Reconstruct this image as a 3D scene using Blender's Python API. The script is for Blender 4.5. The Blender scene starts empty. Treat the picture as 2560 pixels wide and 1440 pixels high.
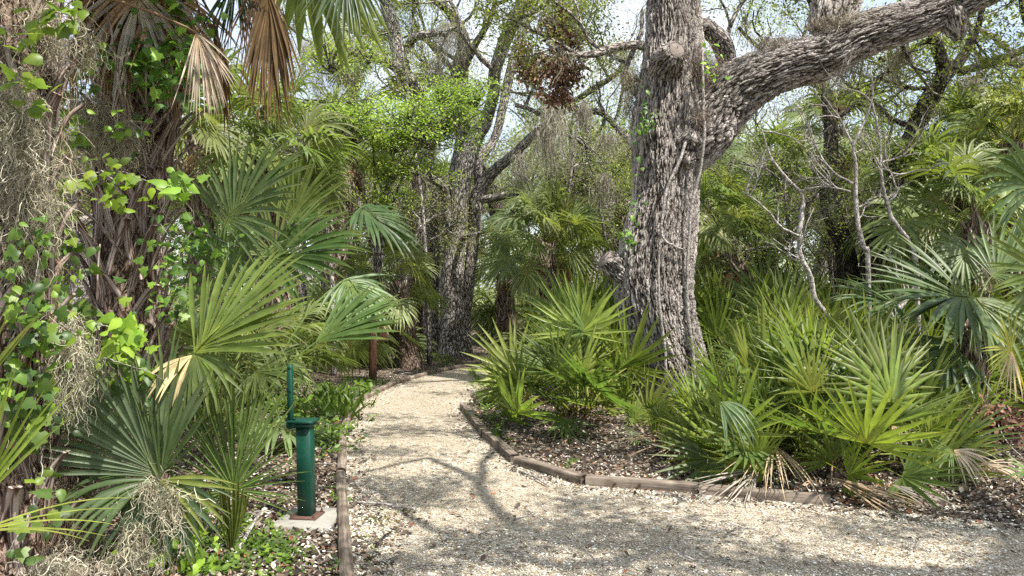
import bpy, math, random
import numpy as np
from mathutils import Vector, Matrix

# ------------------------------------------------------------------ camera, sky, sun, exposure
S = bpy.context.scene
F = 1862.0; EYE = 1.5
cam = bpy.data.cameras.new('camera'); cam.lens = 36 * F / 2560; cam.sensor_width = 36
cam.clip_start = 0.05; cam.clip_end = 2000
co = bpy.data.objects.new('camera', cam); S.collection.objects.link(co)
co.location = (0, 0, EYE); co.rotation_euler = (math.radians(90), 0, 0)
S.camera = co
SUN = Vector((0.42, -0.36, 0.84)).normalized()
sl = bpy.data.lights.new('sun', 'SUN'); sl.energy = 5.0; sl.angle = math.radians(0.5); sl.color = (1.0, 0.955, 0.88)
so = bpy.data.objects.new('sun', sl); S.collection.objects.link(so)
so.rotation_euler = SUN.to_track_quat('Z', 'Y').to_euler(); so.location = (8, -6, 14)
world = bpy.data.worlds.new('World'); S.world = world; world.use_nodes = True
wn = world.node_tree; wn.nodes.clear()
sky = wn.nodes.new('ShaderNodeTexSky'); sky.sky_type = 'NISHITA'; sky.sun_disc = False
sky.sun_elevation = math.asin(SUN.z); sky.sun_rotation = math.atan2(SUN.x, SUN.y)
sky.air_density = 1.0; sky.dust_density = 1.5; sky.ozone_density = 1.5
tc = wn.nodes.new('ShaderNodeTexCoord'); mp = wn.nodes.new('ShaderNodeMapping'); mp.inputs['Scale'].default_value = (1, 1, 2.2)
cn = wn.nodes.new('ShaderNodeTexNoise'); cn.inputs['Scale'].default_value = 2.6; cn.inputs['Detail'].default_value = 7; cn.inputs['Roughness'].default_value = 0.6
cr = wn.nodes.new('ShaderNodeValToRGB'); cr.color_ramp.elements[0].position = 0.36; cr.color_ramp.elements[0].color = (.25, .25, .25, 1); cr.color_ramp.elements[1].position = 0.66
cm = wn.nodes.new('ShaderNodeMixRGB'); cm.inputs[2].default_value = (4.6, 4.8, 5.1, 1)
bg = wn.nodes.new('ShaderNodeBackground'); bg.inputs[1].default_value = 0.15
wo = wn.nodes.new('ShaderNodeOutputWorld')
L = wn.links.new
L(tc.outputs['Generated'], mp.inputs[0]); L(mp.outputs[0], cn.inputs['Vector']); L(cn.outputs[0], cr.inputs[0]); L(cr.outputs[0], cm.inputs[0])
L(sky.outputs[0], cm.inputs[1]); L(cm.outputs[0], bg.inputs[0]); L(bg.outputs[0], wo.inputs[0])
S.view_settings.view_transform = 'Standard'; S.view_settings.look = 'None'
S.view_settings.exposure = 0.9; S.view_settings.gamma = 1.0
S.cycles.max_bounces = 6; S.cycles.transmission_bounces = 3; S.cycles.diffuse_bounces = 3; S.cycles.glossy_bounces = 2
S.cycles.use_denoising = False

# ------------------------------------------------------------------ helpers
def W(px, py, d): return np.array([(px - 1280) / F * d, d, EYE - (py - 720) / F * d])
def gd(py): return EYE * F / (py - 720)
def Gp(px, py): d = gd(py); return np.array([(px - 1280) / F * d, d, 0.0])
def unit(v): v = np.asarray(v, float); return v / (np.linalg.norm(v, axis=-1, keepdims=True) + 1e-12)
def rg(s): return np.random.default_rng(s)
ORD = ['first', 'second', 'third', 'fourth', 'fifth', 'sixth', 'seventh', 'eighth', 'ninth', 'tenth', 'eleventh', 'twelfth', 'thirteenth',
       'fourteenth', 'fifteenth', 'sixteenth', 'seventeenth', 'eighteenth', 'nineteenth', 'twentieth', 'twenty-first', 'twenty-second', 'twenty-third',
       'twenty-fourth', 'twenty-fifth', 'twenty-sixth', 'twenty-seventh', 'twenty-eighth', 'twenty-ninth', 'thirtieth']

class Geo:
    def __init__(s): s.V = []; s.F = {3: [], 4: []}; s.C = []; s.B = []; s.n = 0
    def add(s, V, Fs, col=(0.5, 0.5, 0.5), bk=None):
        V = np.asarray(V, np.float32).reshape(-1, 3); m = len(V)
        if m == 0: return
        s.V.append(V)
        c = np.asarray(col, np.float32)
        if c.ndim == 1: c = np.tile(c, (m, 1))
        s.C.append(c); s.B.append(V if bk is None else np.asarray(bk, np.float32))
        for f in (Fs if isinstance(Fs, list) else [Fs]):
            f = np.asarray(f, np.int64)
            if f.size: s.F[f.shape[1]].append(f + s.n)
        s.n += m
    def mesh(s, name, mat, loc=(0, 0, 0), smooth=False):
        V = np.concatenate(s.V) - np.asarray(loc, np.float32); C = np.concatenate(s.C); B = np.concatenate(s.B)
        T = np.concatenate(s.F[3]) if s.F[3] else np.zeros((0, 3), np.int64); Q = np.concatenate(s.F[4]) if s.F[4] else np.zeros((0, 4), np.int64)
        me = bpy.data.meshes.new(name); me.vertices.add(len(V)); me.vertices.foreach_set('co', V.astype(np.float32).ravel())
        me.loops.add(T.size + Q.size); me.loops.foreach_set('vertex_index', np.concatenate([T.ravel(), Q.ravel()]).astype(np.int32))
        me.polygons.add(len(T) + len(Q))
        st = np.concatenate([np.arange(len(T)) * 3, T.size + np.arange(len(Q)) * 4]).astype(np.int32)
        me.polygons.foreach_set('loop_start', st)
        me.polygons.foreach_set('loop_total', np.concatenate([np.full(len(T), 3), np.full(len(Q), 4)]).astype(np.int32))
        a = me.attributes.new('tint', 'FLOAT_COLOR', 'POINT'); a.data.foreach_set('color', np.concatenate([C, np.ones((len(C), 1), np.float32)], 1).astype(np.float32).ravel())
        b = me.attributes.new('grain', 'FLOAT_VECTOR', 'POINT'); b.data.foreach_set('vector', B.astype(np.float32).ravel())
        me.materials.append(mat); me.update(calc_edges=True)
        if smooth: me.polygons.foreach_set('use_smooth', np.ones(len(me.polygons), bool))
        return me
    def build(s, name, mat, parent=None, smooth=False):
        loc = Vector((0, 0, 0)); p = parent
        while p is not None: loc += Vector(p.location); p = p.parent
        o = bpy.data.objects.new(name, s.mesh(name, mat, loc, smooth)); S.collection.objects.link(o); o.parent = parent
        return o

def tag(o, label=None, cat=None, group=None, kind=None):
    if label: o['label'] = label
    if cat: o['category'] = cat
    if group: o['group'] = group
    if kind: o['kind'] = kind
    return o
def root(name, loc, label, cat, group=None):
    o = bpy.data.objects.new(name, None); S.collection.objects.link(o); o.location = tuple(float(v) for v in loc); o.empty_display_size = 0.1
    return tag(o, label, cat, group)

def catmull(P, n):
    P = np.asarray(P, float); m = len(P)
    if m == 2: t = np.linspace(0, 1, n)[:, None]; return P[0] * (1 - t) + P[1] * t
    E = np.vstack([2 * P[0] - P[1], P, 2 * P[-1] - P[-2]]); u = np.linspace(0, m - 1 - 1e-9, n); i = u.astype(int); t = (u - i)[:, None]
    a, b, c, d = E[i], E[i + 1], E[i + 2], E[i + 3]
    return 0.5 * (2 * b + (c - a) * t + (2 * a - 5 * b + 4 * c - d) * t ** 2 + (3 * b - a - 3 * c + d) * t ** 3)
def frames(P):
    T = unit(np.gradient(P, axis=0)); N = np.zeros_like(T)
    v = np.array([0.13, -1, 0.07]) if abs(T[0][1]) < 0.9 else np.array([1., 0, 0])
    v = unit(v - T[0] * v.dot(T[0])); N[0] = v
    for i in range(1, len(P)):
        v = v - T[i] * v.dot(T[i]); v = v / (np.linalg.norm(v) + 1e-9); N[i] = v
    return T, N, np.cross(T, N)
def tube(g, P, R, sides=8, col=(0.3, 0.27, 0.25), lump=None, cap=True, squash=1.0):
    P = np.asarray(P, float); R = np.asarray(R, float) * np.ones(len(P)); T, N, B = frames(P); n = len(P)
    th = np.linspace(0, 2 * np.pi, sides, endpoint=False); rr = R[:, None] * np.ones(sides)
    if lump is not None: rr = rr * lump(P, th)
    V = P[:, None] + (np.cos(th)[None, :, None] * N[:, None] + squash * np.sin(th)[None, :, None] * B[:, None]) * rr[..., None]
    s = np.concatenate([[0], np.cumsum(np.linalg.norm(np.diff(P, axis=0), axis=1))]); rm = max(R.mean(), 0.004)
    bk = np.stack([np.cos(th)[None] * rm + 0 * s[:, None] + P[0][0], np.sin(th)[None] * rm + 0 * s[:, None] + P[0][2], s[:, None] + 0 * th[None]], -1)
    i = np.arange(n - 1)[:, None] * sides; j = np.arange(sides)[None]; k = (j + 1) % sides
    Q = np.stack([i + j, i + k, i + sides + k, i + sides + j], -1).reshape(-1, 4)
    V = V.reshape(-1, 3); bk = bk.reshape(-1, 3); Fs = [Q]
    if cap:
        c0, c1 = len(V), len(V) + 1; V = np.vstack([V, P[0], P[-1]]); bk = np.vstack([bk, bk[0], bk[-1]])
        jj = np.arange(sides); kk = (jj + 1) % sides
        Fs.append(np.stack([np.full(sides, c0), kk, jj], -1)); Fs.append(np.stack([np.full(sides, c1), (n - 1) * sides + jj, (n - 1) * sides + kk], -1))
    c = np.asarray(col, float)
    if c.ndim == 2: c = np.repeat(c, sides, 0); c = np.vstack([c, c[0], c[-1]]) if cap else c
    g.add(V, Fs, c, bk)
def pxpath(pts, n=None, dens=8):
    """pts: (px, py, width_px, depth) -> world points and radii"""
    P = np.array([W(a, b, d) for a, b, w, d in pts]); R = np.array([w * d / F / 2 for a, b, w, d in pts])
    q = catmull(np.hstack([P, R[:, None]]), n or dens * len(pts)); return q[:, :3], np.maximum(q[:, 3], 0.002)
def box(g, c, s, rot=0, col=(0.5, 0.5, 0.5), bev=0.0, lean=(0, 0)):
    sx, sy, sz = [v / 2 for v in s]; b = min(bev, sx * .49, sy * .49, sz * .49)
    if b <= 0: rings = [(-sz, 0), (sz, 0)]
    else: rings = [(-sz, b), (-sz + b, 0), (sz - b, 0), (sz, b)]
    V = []
    for z, ins in rings:
        x, y = sx - ins, sy - ins
        k = b * 0.7
        for px, py in ((-x + k, -y), (x - k, -y), (x, -y + k), (x, y - k), (x - k, y), (-x + k, y), (-x, y - k), (-x, -y + k)): V.append((px + lean[0] * (z + sz), py + lean[1] * (z + sz), z))
    V = np.array(V); cr_, sr = math.cos(rot), math.sin(rot); V = np.stack([V[:, 0] * cr_ - V[:, 1] * sr, V[:, 0] * sr + V[:, 1] * cr_, V[:, 2]], 1) + np.asarray(c)
    Q = []; nr = len(rings)
    for i in range(nr - 1):
        for j in range(8): Q.append((i * 8 + j, i * 8 + (j + 1) % 8, i * 8 + 8 + (j + 1) % 8, i * 8 + 8 + j))
    T = []
    V = np.vstack([V, V[:8].mean(0), V[-8:].mean(0)]); a, bb = len(V) - 2, len(V) - 1
    for j in range(8): T.append((a, (j + 1) % 8, j)); T.append((bb, (nr - 1) * 8 + j, (nr - 1) * 8 + (j + 1) % 8))
    g.add(V, [np.array(Q), np.array(T)], col)

def scatter(g, tv, tf, pos, X, Y, Z, sc, col, cvar=None):
    """copies of a template at pos; X, Y, Z (n,3) axes; sc (n,) or (n,3)"""
    n = len(pos); sc = np.asarray(sc, float); sc = sc[:, None] * np.ones(3) if sc.ndim == 1 else sc
    tv = np.asarray(tv, float); k = len(tv)
    V = pos[:, None] + (tv[None, :, 0:1] * sc[:, None, 0:1]) * X[:, None] + (tv[None, :, 1:2] * sc[:, None, 1:2]) * Y[:, None] + (tv[None, :, 2:3] * sc[:, None, 2:3]) * Z[:, None]
    tf = np.asarray(tf); Fs = (tf[None] + (np.arange(n) * k)[:, None, None]).reshape(-1, tf.shape[1])
    g.add(V.reshape(-1, 3), Fs, np.repeat(np.asarray(col, float), k, 0))
def axes(rng, n, nb=(0, 0, 1), spread=0.6, down=0.0, dirs=None):
    Z = unit(np.asarray(nb, float) + rng.normal(0, spread, (n, 3))); Y = rng.normal(0, 1, (n, 3)) if dirs is None else dirs + rng.normal(0, .35, (n, 3))
    Y[:, 2] -= down; Y = unit(Y - Z * (Y * Z).sum(1, keepdims=True)); return np.cross(Y, Z), Y, Z
def pal(rng, n, cols, wts=None, var=0.15):
    wts = None if wts is None else (list(wts) + [1] * 9)[:len(cols)]
    c = np.asarray(cols, float)[rng.choice(len(cols), n, p=None if wts is None else np.array(wts) / sum(wts))]
    return np.clip(c * (1 + rng.normal(0, var, (n, 1))), 0.005, 0.95)

# ------------------------------------------------------------------ materials
def mat(name):
    m = bpy.data.materials.new(name); m.use_nodes = True; m.node_tree.nodes.clear(); return m, m.node_tree, m.node_tree.nodes, m.node_tree.links.new
def nd(N, t, **k):
    o = N.new(t)
    for a, b in k.items():
        if a in o.inputs: o.inputs[a].default_value = b
        else: setattr(o, a, b)
    return o
def ramp(N, stops):
    r = N.new('ShaderNodeValToRGB'); e = r.color_ramp.elements
    while len(e) < len(stops): e.new(0.5)
    for x, (p, c) in zip(e, stops): x.position = p; x.color = (*c, 1) if len(c) == 3 else c
    return r
def leafmat(name, rough=0.4, trans=0.35, spec=0.5, tmul=(1.5, 1.6, 0.7)):
    m, t, N, L = mat(name)
    at = nd(N, 'ShaderNodeAttribute', attribute_name='tint'); oi = N.new('ShaderNodeObjectInfo')
    hs = N.new('ShaderNodeHueSaturation'); mr = nd(N, 'ShaderNodeMapRange'); mr.inputs[3].default_value = 0.8; mr.inputs[4].default_value = 1.25
    mh = nd(N, 'ShaderNodeMapRange'); mh.inputs[3].default_value = 0.485; mh.inputs[4].default_value = 0.51
    L(oi.outputs['Random'], mr.inputs[0]); L(mr.outputs[0], hs.inputs['Value']); L(oi.outputs['Random'], mh.inputs[0]); L(mh.outputs[0], hs.inputs['Hue']); L(at.outputs['Color'], hs.inputs['Color'])
    tco = N.new('ShaderNodeTexCoord'); nz = nd(N, 'ShaderNodeTexNoise', Scale=14.0, Detail=3.0); L(tco.outputs['Object'], nz.inputs['Vector'])
    rr = ramp(N, [(0.3, (0.72, 0.76, 0.7)), (0.7, (1.2, 1.15, 1.1))]); L(nz.outputs[0], rr.inputs[0])
    mx = nd(N, 'ShaderNodeMixRGB', blend_type='MULTIPLY'); mx.inputs[0].default_value = 1; L(hs.outputs[0], mx.inputs[1]); L(rr.outputs[0], mx.inputs[2])
    p = nd(N, 'ShaderNodeBsdfPrincipled', Roughness=rough); p.inputs['Specular IOR Level'].default_value = spec
    tr = N.new('ShaderNodeBsdfTranslucent'); tm = nd(N, 'ShaderNodeMixRGB', blend_type='MULTIPLY'); tm.inputs[0].default_value = 1; tm.inputs[2].default_value = (*tmul, 1)
    L(mx.outputs[0], p.inputs['Base Color']); L(mx.outputs[0], tm.inputs[1]); L(tm.outputs[0], tr.inputs[0])
    ms = N.new('ShaderNodeMixShader'); ms.inputs[0].default_value = trans; L(p.outputs[0], ms.inputs[1]); L(tr.outputs[0], ms.inputs[2])
    o = N.new('ShaderNodeOutputMaterial'); L(ms.outputs[0], o.inputs[0]); return m
M_FROND = leafmat('palm frond blade', 0.42, 0.40, 0.4)
M_LEAF = leafmat('oak foliage', 0.45, 0.42, 0.4)
M_VINE = leafmat('vine leaf', 0.42, 0.45, 0.4)
M_DRY = leafmat('dry palm frond', 0.75, 0.22, 0.15, (1.3, 1.1, 0.8))
M_MOSS = leafmat('spanish moss', 0.9, 0.25, 0.1, (1.1, 1.05, 0.9))
M_LITTER = leafmat('fallen leaf', 0.65, 0.05, 0.3, (1, 1, 1))
M_SHELL = leafmat('crushed shell', 0.6, 0.0, 0.3, (1, 1, 1))

def barkmat(name, scale=20.0, depth=0.03, ridge=((0.04, 0.03, 0.027), (0.20, 0.16, 0.145), (0.50, 0.445, 0.42)), stretch=0.2, true=False, bump=0.6):
    m, t, N, L = mat(name)
    at = nd(N, 'ShaderNodeAttribute', attribute_name='grain'); mp = N.new('ShaderNodeMapping'); mp.inputs['Scale'].default_value = (1, 1, stretch); L(at.outputs['Vector'], mp.inputs[0])
    n1 = nd(N, 'ShaderNodeTexNoise', Scale=scale * 0.6, Detail=4.0); L(mp.outputs[0], n1.inputs['Vector'])
    ad = nd(N, 'ShaderNodeMixRGB', blend_type='LINEAR_LIGHT'); ad.inputs[0].default_value = 0.055; L(mp.outputs[0], ad.inputs[1]); L(n1.outputs['Color'], ad.inputs[2])
    v = nd(N, 'ShaderNodeTexVoronoi', Scale=scale, feature='DISTANCE_TO_EDGE'); L(ad.outputs[0], v.inputs['Vector'])
    v2 = nd(N, 'ShaderNodeTexVoronoi', Scale=scale * 1.9, feature='DISTANCE_TO_EDGE'); L(ad.outputs[0], v2.inputs['Vector'])
    n2 = nd(N, 'ShaderNodeTexNoise', Scale=90.0, Detail=5.0, Roughness=0.65); L(at.outputs['Vector'], n2.inputs['Vector'])
    r1 = nd(N, 'ShaderNodeMapRange', interpolation_type='SMOOTHSTEP'); r1.inputs[2].default_value = 0.22; L(v.outputs['Distance'], r1.inputs[0])
    r2 = nd(N, 'ShaderNodeMapRange', interpolation_type='SMOOTHSTEP'); r2.inputs[2].default_value = 0.2; L(v2.outputs['Distance'], r2.inputs[0])
    a = nd(N, 'ShaderNodeMath', operation='MULTIPLY_ADD'); L(r2.outputs[0], a.inputs[0]); a.inputs[1].default_value = 0.22; 
    b = nd(N, 'ShaderNodeMath', operation='MULTIPLY'); L(r1.outputs[0], b.inputs[0]); b.inputs[1].default_value = 0.7; L(b.outputs[0], a.inputs[2])
    c = nd(N, 'ShaderNodeMath', operation='MULTIPLY_ADD'); L(n2.outputs[0], c.inputs[0]); c.inputs[1].default_value = 0.3; L(a.outputs[0], c.inputs[2])
    if true:
        m2 = N.new('ShaderNodeMapping'); m2.inputs['Scale'].default_value = (1, 1, 0.16); L(at.outputs['Vector'], m2.inputs[0]); hs_ = []
        for sc_, k_ in ((15.0, 9.0), (30.0, 8.0)):
            q = nd(N, 'ShaderNodeTexNoise', Scale=sc_, Detail=2.5, Roughness=0.55, Distortion=0.35); L(m2.outputs[0], q.inputs['Vector'])
            u = nd(N, 'ShaderNodeMath', operation='SUBTRACT'); L(q.outputs[0], u.inputs[0]); u.inputs[1].default_value = 0.5
            w = nd(N, 'ShaderNodeMath', operation='ABSOLUTE'); L(u.outputs[0], w.inputs[0]); z = nd(N, 'ShaderNodeMath', operation='MULTIPLY'); L(w.outputs[0], z.inputs[0]); z.inputs[1].default_value = k_; z.use_clamp = True; hs_.append(z)
        e1 = nd(N, 'ShaderNodeMath', operation='MULTIPLY_ADD'); L(hs_[0].outputs[0], e1.inputs[0]); e1.inputs[1].default_value = 0.36
        e2 = nd(N, 'ShaderNodeMath', operation='MULTIPLY_ADD'); L(hs_[1].outputs[0], e2.inputs[0]); e2.inputs[1].default_value = 0.22; L(e2.outputs[0], e1.inputs[2])
        e3 = nd(N, 'ShaderNodeMath', operation='MULTIPLY'); L(c.outputs[0], e3.inputs[0]); e3.inputs[1].default_value = 0.52; L(e3.outputs[0], e2.inputs[2]); c = e1
    cr_ = ramp(N, [(0.30, ridge[0]), (0.56, ridge[1]), (0.86, ridge[2])]); L(c.outputs[0], cr_.inputs[0])
    n3 = nd(N, 'ShaderNodeTexNoise', Scale=2.2, Detail=4.0); L(at.outputs['Vector'], n3.inputs['Vector'])
    r3 = ramp(N, [(0.35, (0.72, 0.72, 0.68)), (0.65, (1.12, 1.1, 1.1))]); L(n3.outputs[0], r3.inputs[0])
    mx = nd(N, 'ShaderNodeMixRGB', blend_type='MULTIPLY'); mx.inputs[0].default_value = 1; L(cr_.outputs[0], mx.inputs[1]); L(r3.outputs[0], mx.inputs[2])
    p = nd(N, 'ShaderNodeBsdfPrincipled', Roughness=0.9); p.inputs['Specular IOR Level'].default_value = 0.15; L(mx.outputs[0], p.inputs['Base Color'])
    o = N.new('ShaderNodeOutputMaterial'); L(p.outputs[0], o.inputs[0])
    if true:
        ds = nd(N, 'ShaderNodeDisplacement', Midlevel=0.7, Scale=depth); L(c.outputs[0], ds.inputs['Height']); L(ds.outputs[0], o.inputs['Displacement']); m.displacement_method = 'BOTH'
    else:
        bp = nd(N, 'ShaderNodeBump', Strength=bump, Distance=depth); L(c.outputs[0], bp.inputs['Height']); L(bp.outputs[0], p.inputs['Normal'])
    return m
M_BARK = barkmat('furrowed oak bark', 29.0, 0.055, stretch=0.2, true=True, ridge=((0.042, 0.035, 0.031), (0.21, 0.18, 0.162), (0.47, 0.43, 0.40)))
M_BARK2 = barkmat('oak bark', 24.0, 0.03, stretch=0.3, bump=1.0, ridge=((0.06, 0.05, 0.045), (0.23, 0.2, 0.18), (0.5, 0.46, 0.43)))
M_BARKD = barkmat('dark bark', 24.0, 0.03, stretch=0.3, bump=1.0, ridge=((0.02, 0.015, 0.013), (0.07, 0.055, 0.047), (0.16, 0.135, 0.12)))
M_TWIG = barkmat('pale twig bark', 30.0, 0.006, ridge=((0.15, 0.13, 0.12), (0.30, 0.27, 0.25), (0.46, 0.43, 0.40)), stretch=0.5, bump=0.5)
M_FIBRE = barkmat('palm trunk fibre', 26.0, 0.02, ridge=((0.035, 0.022, 0.015), (0.13, 0.085, 0.06), (0.27, 0.2, 0.16)), stretch=0.4, bump=0.8)
M_BOOT = barkmat('palm leaf base', 30.0, 0.006, ridge=((0.10, 0.07, 0.055), (0.24, 0.18, 0.15), (0.42, 0.35, 0.31)), stretch=0.12, bump=0.5)

def woodmat(name, cols):
    m, t, N, L = mat(name)
    at = nd(N, 'ShaderNodeAttribute', attribute_name='grain'); mp = N.new('ShaderNodeMapping'); mp.inputs['Scale'].default_value = (60, 60, 2.2); L(at.outputs['Vector'], mp.inputs[0])
    n1 = nd(N, 'ShaderNodeTexNoise', Scale=1.0, Detail=6.0, Roughness=0.65); L(mp.outputs[0], n1.inputs['Vector'])
    n2 = nd(N, 'ShaderNodeTexNoise', Scale=6.0, Detail=5.0); L(at.outputs['Vector'], n2.inputs['Vector'])
    oi = N.new('ShaderNodeObjectInfo')
    r = ramp(N, [(0.3, cols[0]), (0.5, cols[1]), (0.72, cols[2])]); L(n1.outputs[0], r.inputs[0])
    r2 = ramp(N, [(0.35, (0.55, 0.5, 0.46)), (0.68, (1.25, 1.2, 1.15))]); L(n2.outputs[0], r2.inputs[0])
    mx = nd(N, 'ShaderNodeMixRGB', blend_type='MULTIPLY'); mx.inputs[0].default_value = 1; L(r.outputs[0], mx.inputs[1]); L(r2.outputs[0], mx.inputs[2])
    p = nd(N, 'ShaderNodeBsdfPrincipled', Roughness=0.85); p.inputs['Specular IOR Level'].default_value = 0.2; L(mx.outputs[0], p.inputs['Base Color'])
    bp = nd(N, 'ShaderNodeBump', Strength=0.9, Distance=0.006); L(n1.outputs[0], bp.inputs['Height']); L(bp.outputs[0], p.inputs['Normal'])
    o = N.new('ShaderNodeOutputMaterial'); L(p.outputs[0], o.inputs[0]); return m
M_WOOD = woodmat('weathered timber', ((0.06, 0.048, 0.04), (0.20, 0.17, 0.14), (0.37, 0.33, 0.28)))
M_POST = woodmat('brown sign post wood', ((0.06, 0.03, 0.02), (0.16, 0.085, 0.055), (0.27, 0.17, 0.12)))

def plainmat(name, col, rough=0.5, spec=0.5, spots=None, metal=0.0, sc=30.0, thr=(0.55, 0.7), bumpd=0.001):
    m, t, N, L = mat(name); tco = N.new('ShaderNodeTexCoord'); nz = nd(N, 'ShaderNodeTexNoise', Scale=sc, Detail=6.0, Roughness=0.6); L(tco.outputs['Object'], nz.inputs['Vector'])
    r = ramp(N, [(thr[0], col), (thr[1], spots or col)]); L(nz.outputs[0], r.inputs[0])
    n2 = nd(N, 'ShaderNodeTexNoise', Scale=5.0, Detail=4.0); L(tco.outputs['Object'], n2.inputs['Vector']); r2 = ramp(N, [(0.3, (0.75, 0.75, 0.75)), (0.7, (1.15, 1.15, 1.15))]); L(n2.outputs[0], r2.inputs[0])
    mx = nd(N, 'ShaderNodeMixRGB', blend_type='MULTIPLY'); mx.inputs[0].default_value = 1; L(r.outputs[0], mx.inputs[1]); L(r2.outputs[0], mx.inputs[2])
    p = nd(N, 'ShaderNodeBsdfPrincipled', Roughness=rough, Metallic=metal); p.inputs['Specular IOR Level'].default_value = spec; L(mx.outputs[0], p.inputs['Base Color'])
    bp = nd(N, 'ShaderNodeBump', Strength=0.5, Distance=bumpd); L(nz.outputs[0], bp.inputs['Height']); L(bp.outputs[0], p.inputs['Normal'])
    o = N.new('ShaderNodeOutputMaterial'); L(p.outputs[0], o.inputs[0]); return m
M_GREEN = plainmat('dark green enamel', (0.003, 0.045, 0.028), 0.42, 0.4, (0.010, 0.068, 0.044), sc=12, thr=(0.55, 0.75))
M_RUST = plainmat('rusty steel', (0.10, 0.055, 0.04), 0.8, 0.3, (0.05, 0.03, 0.025), sc=60)
M_CONC = plainmat('weathered concrete', (0.30, 0.285, 0.25), 0.9, 0.2, (0.19, 0.18, 0.155), sc=25, bumpd=0.004)
M_CUT = plainmat('cut limb end', (0.24, 0.2, 0.175), 0.95, 0.1, (0.07, 0.055, 0.045), sc=22, bumpd=0.03)

def groundmat(name, kind):
    m, t, N, L = mat(name); tco = N.new('ShaderNodeTexCoord'); P = tco.outputs['Object']
    big = nd(N, 'ShaderNodeTexNoise', Scale=1.3, Detail=5.0, Roughness=0.6); L(P, big.inputs['Vector'])
    fine = nd(N, 'ShaderNodeTexNoise', Scale=55.0, Detail=6.0, Roughness=0.7); L(P, fine.inputs['Vector'])
    v = nd(N, 'ShaderNodeTexVoronoi', Scale=62.0 if kind == 'path' else 38.0, Randomness=1.0); L(P, v.inputs['Vector'])
    v2 = nd(N, 'ShaderNodeTexVoronoi', Scale=110.0); L(P, v2.inputs['Vector'])
    sp = N.new('ShaderNodeSeparateColor'); L(v.outputs['Color'], sp.inputs[0]); sp2 = N.new('ShaderNodeSeparateColor'); L(v2.outputs['Color'], sp2.inputs[0])
    if kind == 'path':
        grain = ramp(N, [(0.0, (0.12, 0.09, 0.06)), (0.22, (0.31, 0.235, 0.15)), (0.6, (0.45, 0.405, 0.325)), (1.0, (0.72, 0.69, 0.63))]); L(sp.outputs[0], grain.inputs[0])
        grain2 = ramp(N, [(0.0, (0.17, 0.125, 0.08)), (0.5, (0.38, 0.325, 0.245)), (1.0, (0.60, 0.555, 0.47))]); L(sp2.outputs[0], grain2.inputs[0])
        bm = ramp(N, [(0.42, (0, 0, 0)), (0.6, (1, 1, 1))]); L(big.outputs[0], bm.inputs[0])
        mx = nd(N, 'ShaderNodeMixRGB'); L(bm.outputs[0], mx.inputs[0]); L(grain.outputs[0], mx.inputs[1]); L(grain2.outputs[0], mx.inputs[2])
    else:
        dirt = ramp(N, [(0.3, (0.045, 0.034, 0.026)), (0.55, (0.11, 0.085, 0.066)), (0.75, (0.20, 0.165, 0.135))]); L(fine.outputs[0], dirt.inputs[0])
        sh = ramp(N, [(0.86, (0, 0, 0)), (0.9, (1, 1, 1))]); L(sp.outputs[1], sh.inputs[0])
        mx = nd(N, 'ShaderNodeMixRGB'); L(sh.outputs[0], mx.inputs[0]); L(dirt.outputs[0], mx.inputs[1]); mx.inputs[2].default_value = (0.42, 0.38, 0.32, 1)
    r3 = ramp(N, [(0.3, (0.78, 0.76, 0.72)), (0.7, (1.12, 1.1, 1.06))]); L(fine.outputs[0], r3.inputs[0])
    m2 = nd(N, 'ShaderNodeMixRGB', blend_type='MULTIPLY'); m2.inputs[0].default_value = 1; L(mx.outputs[0], m2.inputs[1]); L(r3.outputs[0], m2.inputs[2])
    p = nd(N, 'ShaderNodeBsdfPrincipled', Roughness=0.92); p.inputs['Specular IOR Level'].default_value = 0.15; L(m2.outputs[0], p.inputs['Base Color'])
    sm = nd(N, 'ShaderNodeMath', operation='ADD'); L(v.outputs['Distance'], sm.inputs[0]); L(fine.outputs[0], sm.inputs[1])
    bp = nd(N, 'ShaderNodeBump', Strength=1.0, Distance=0.012); bp.invert = True; L(sm.outputs[0], bp.inputs['Height']); L(bp.outputs[0], p.inputs['Normal'])
    o = N.new('ShaderNodeOutputMaterial'); L(p.outputs[0], o.inputs[0]); return m
M_PATH = groundmat('crushed shell path', 'path'); M_DIRT = groundmat('leaf strewn dirt', 'dirt')

# ------------------------------------------------------------------ ground and path
LE = [(870, 1440), (862, 1350), (857, 1200), (866, 1110), (888, 1012), (950, 975), (1040, 945), (1150, 918), (1215, 905)]
RE = [(1160, 1030), (1200, 1083), (1240, 1122), (1290, 1162), (1460, 1212), (1740, 1235), (2100, 1268)]
LW = [tuple(Gp(*p)[:2]) for p in LE]; RW = [tuple(Gp(*p)[:2]) for p in RE]
poly = [(-0.75, 1.0)] + LW + [(1.2, 15.6), (6, 15.9), (6, 14.4), (1.2, 14.0), (-0.05, 13.3), (-0.35, 12.0), (-0.55, 10.4)] + RW + [(3.2, 4.7), (7, 4.9), (14, 5.2), (14, 1.0)]
PX = np.array([p[0] for p in poly]); PY = np.array([p[1] for p in poly])
def inpath(x, y):
    x = np.asarray(x); y = np.asarray(y); c = np.zeros(x.shape, bool); n = len(PX)
    for i in range(n):
        j = (i - 1) % n
        with np.errstate(divide='ignore', invalid='ignore'):
            c ^= ((PY[i] > y) != (PY[j] > y)) & (x < (PX[j] - PX[i]) * (y - PY[i]) / (PY[j] - PY[i]) + PX[i])
    return c
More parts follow.
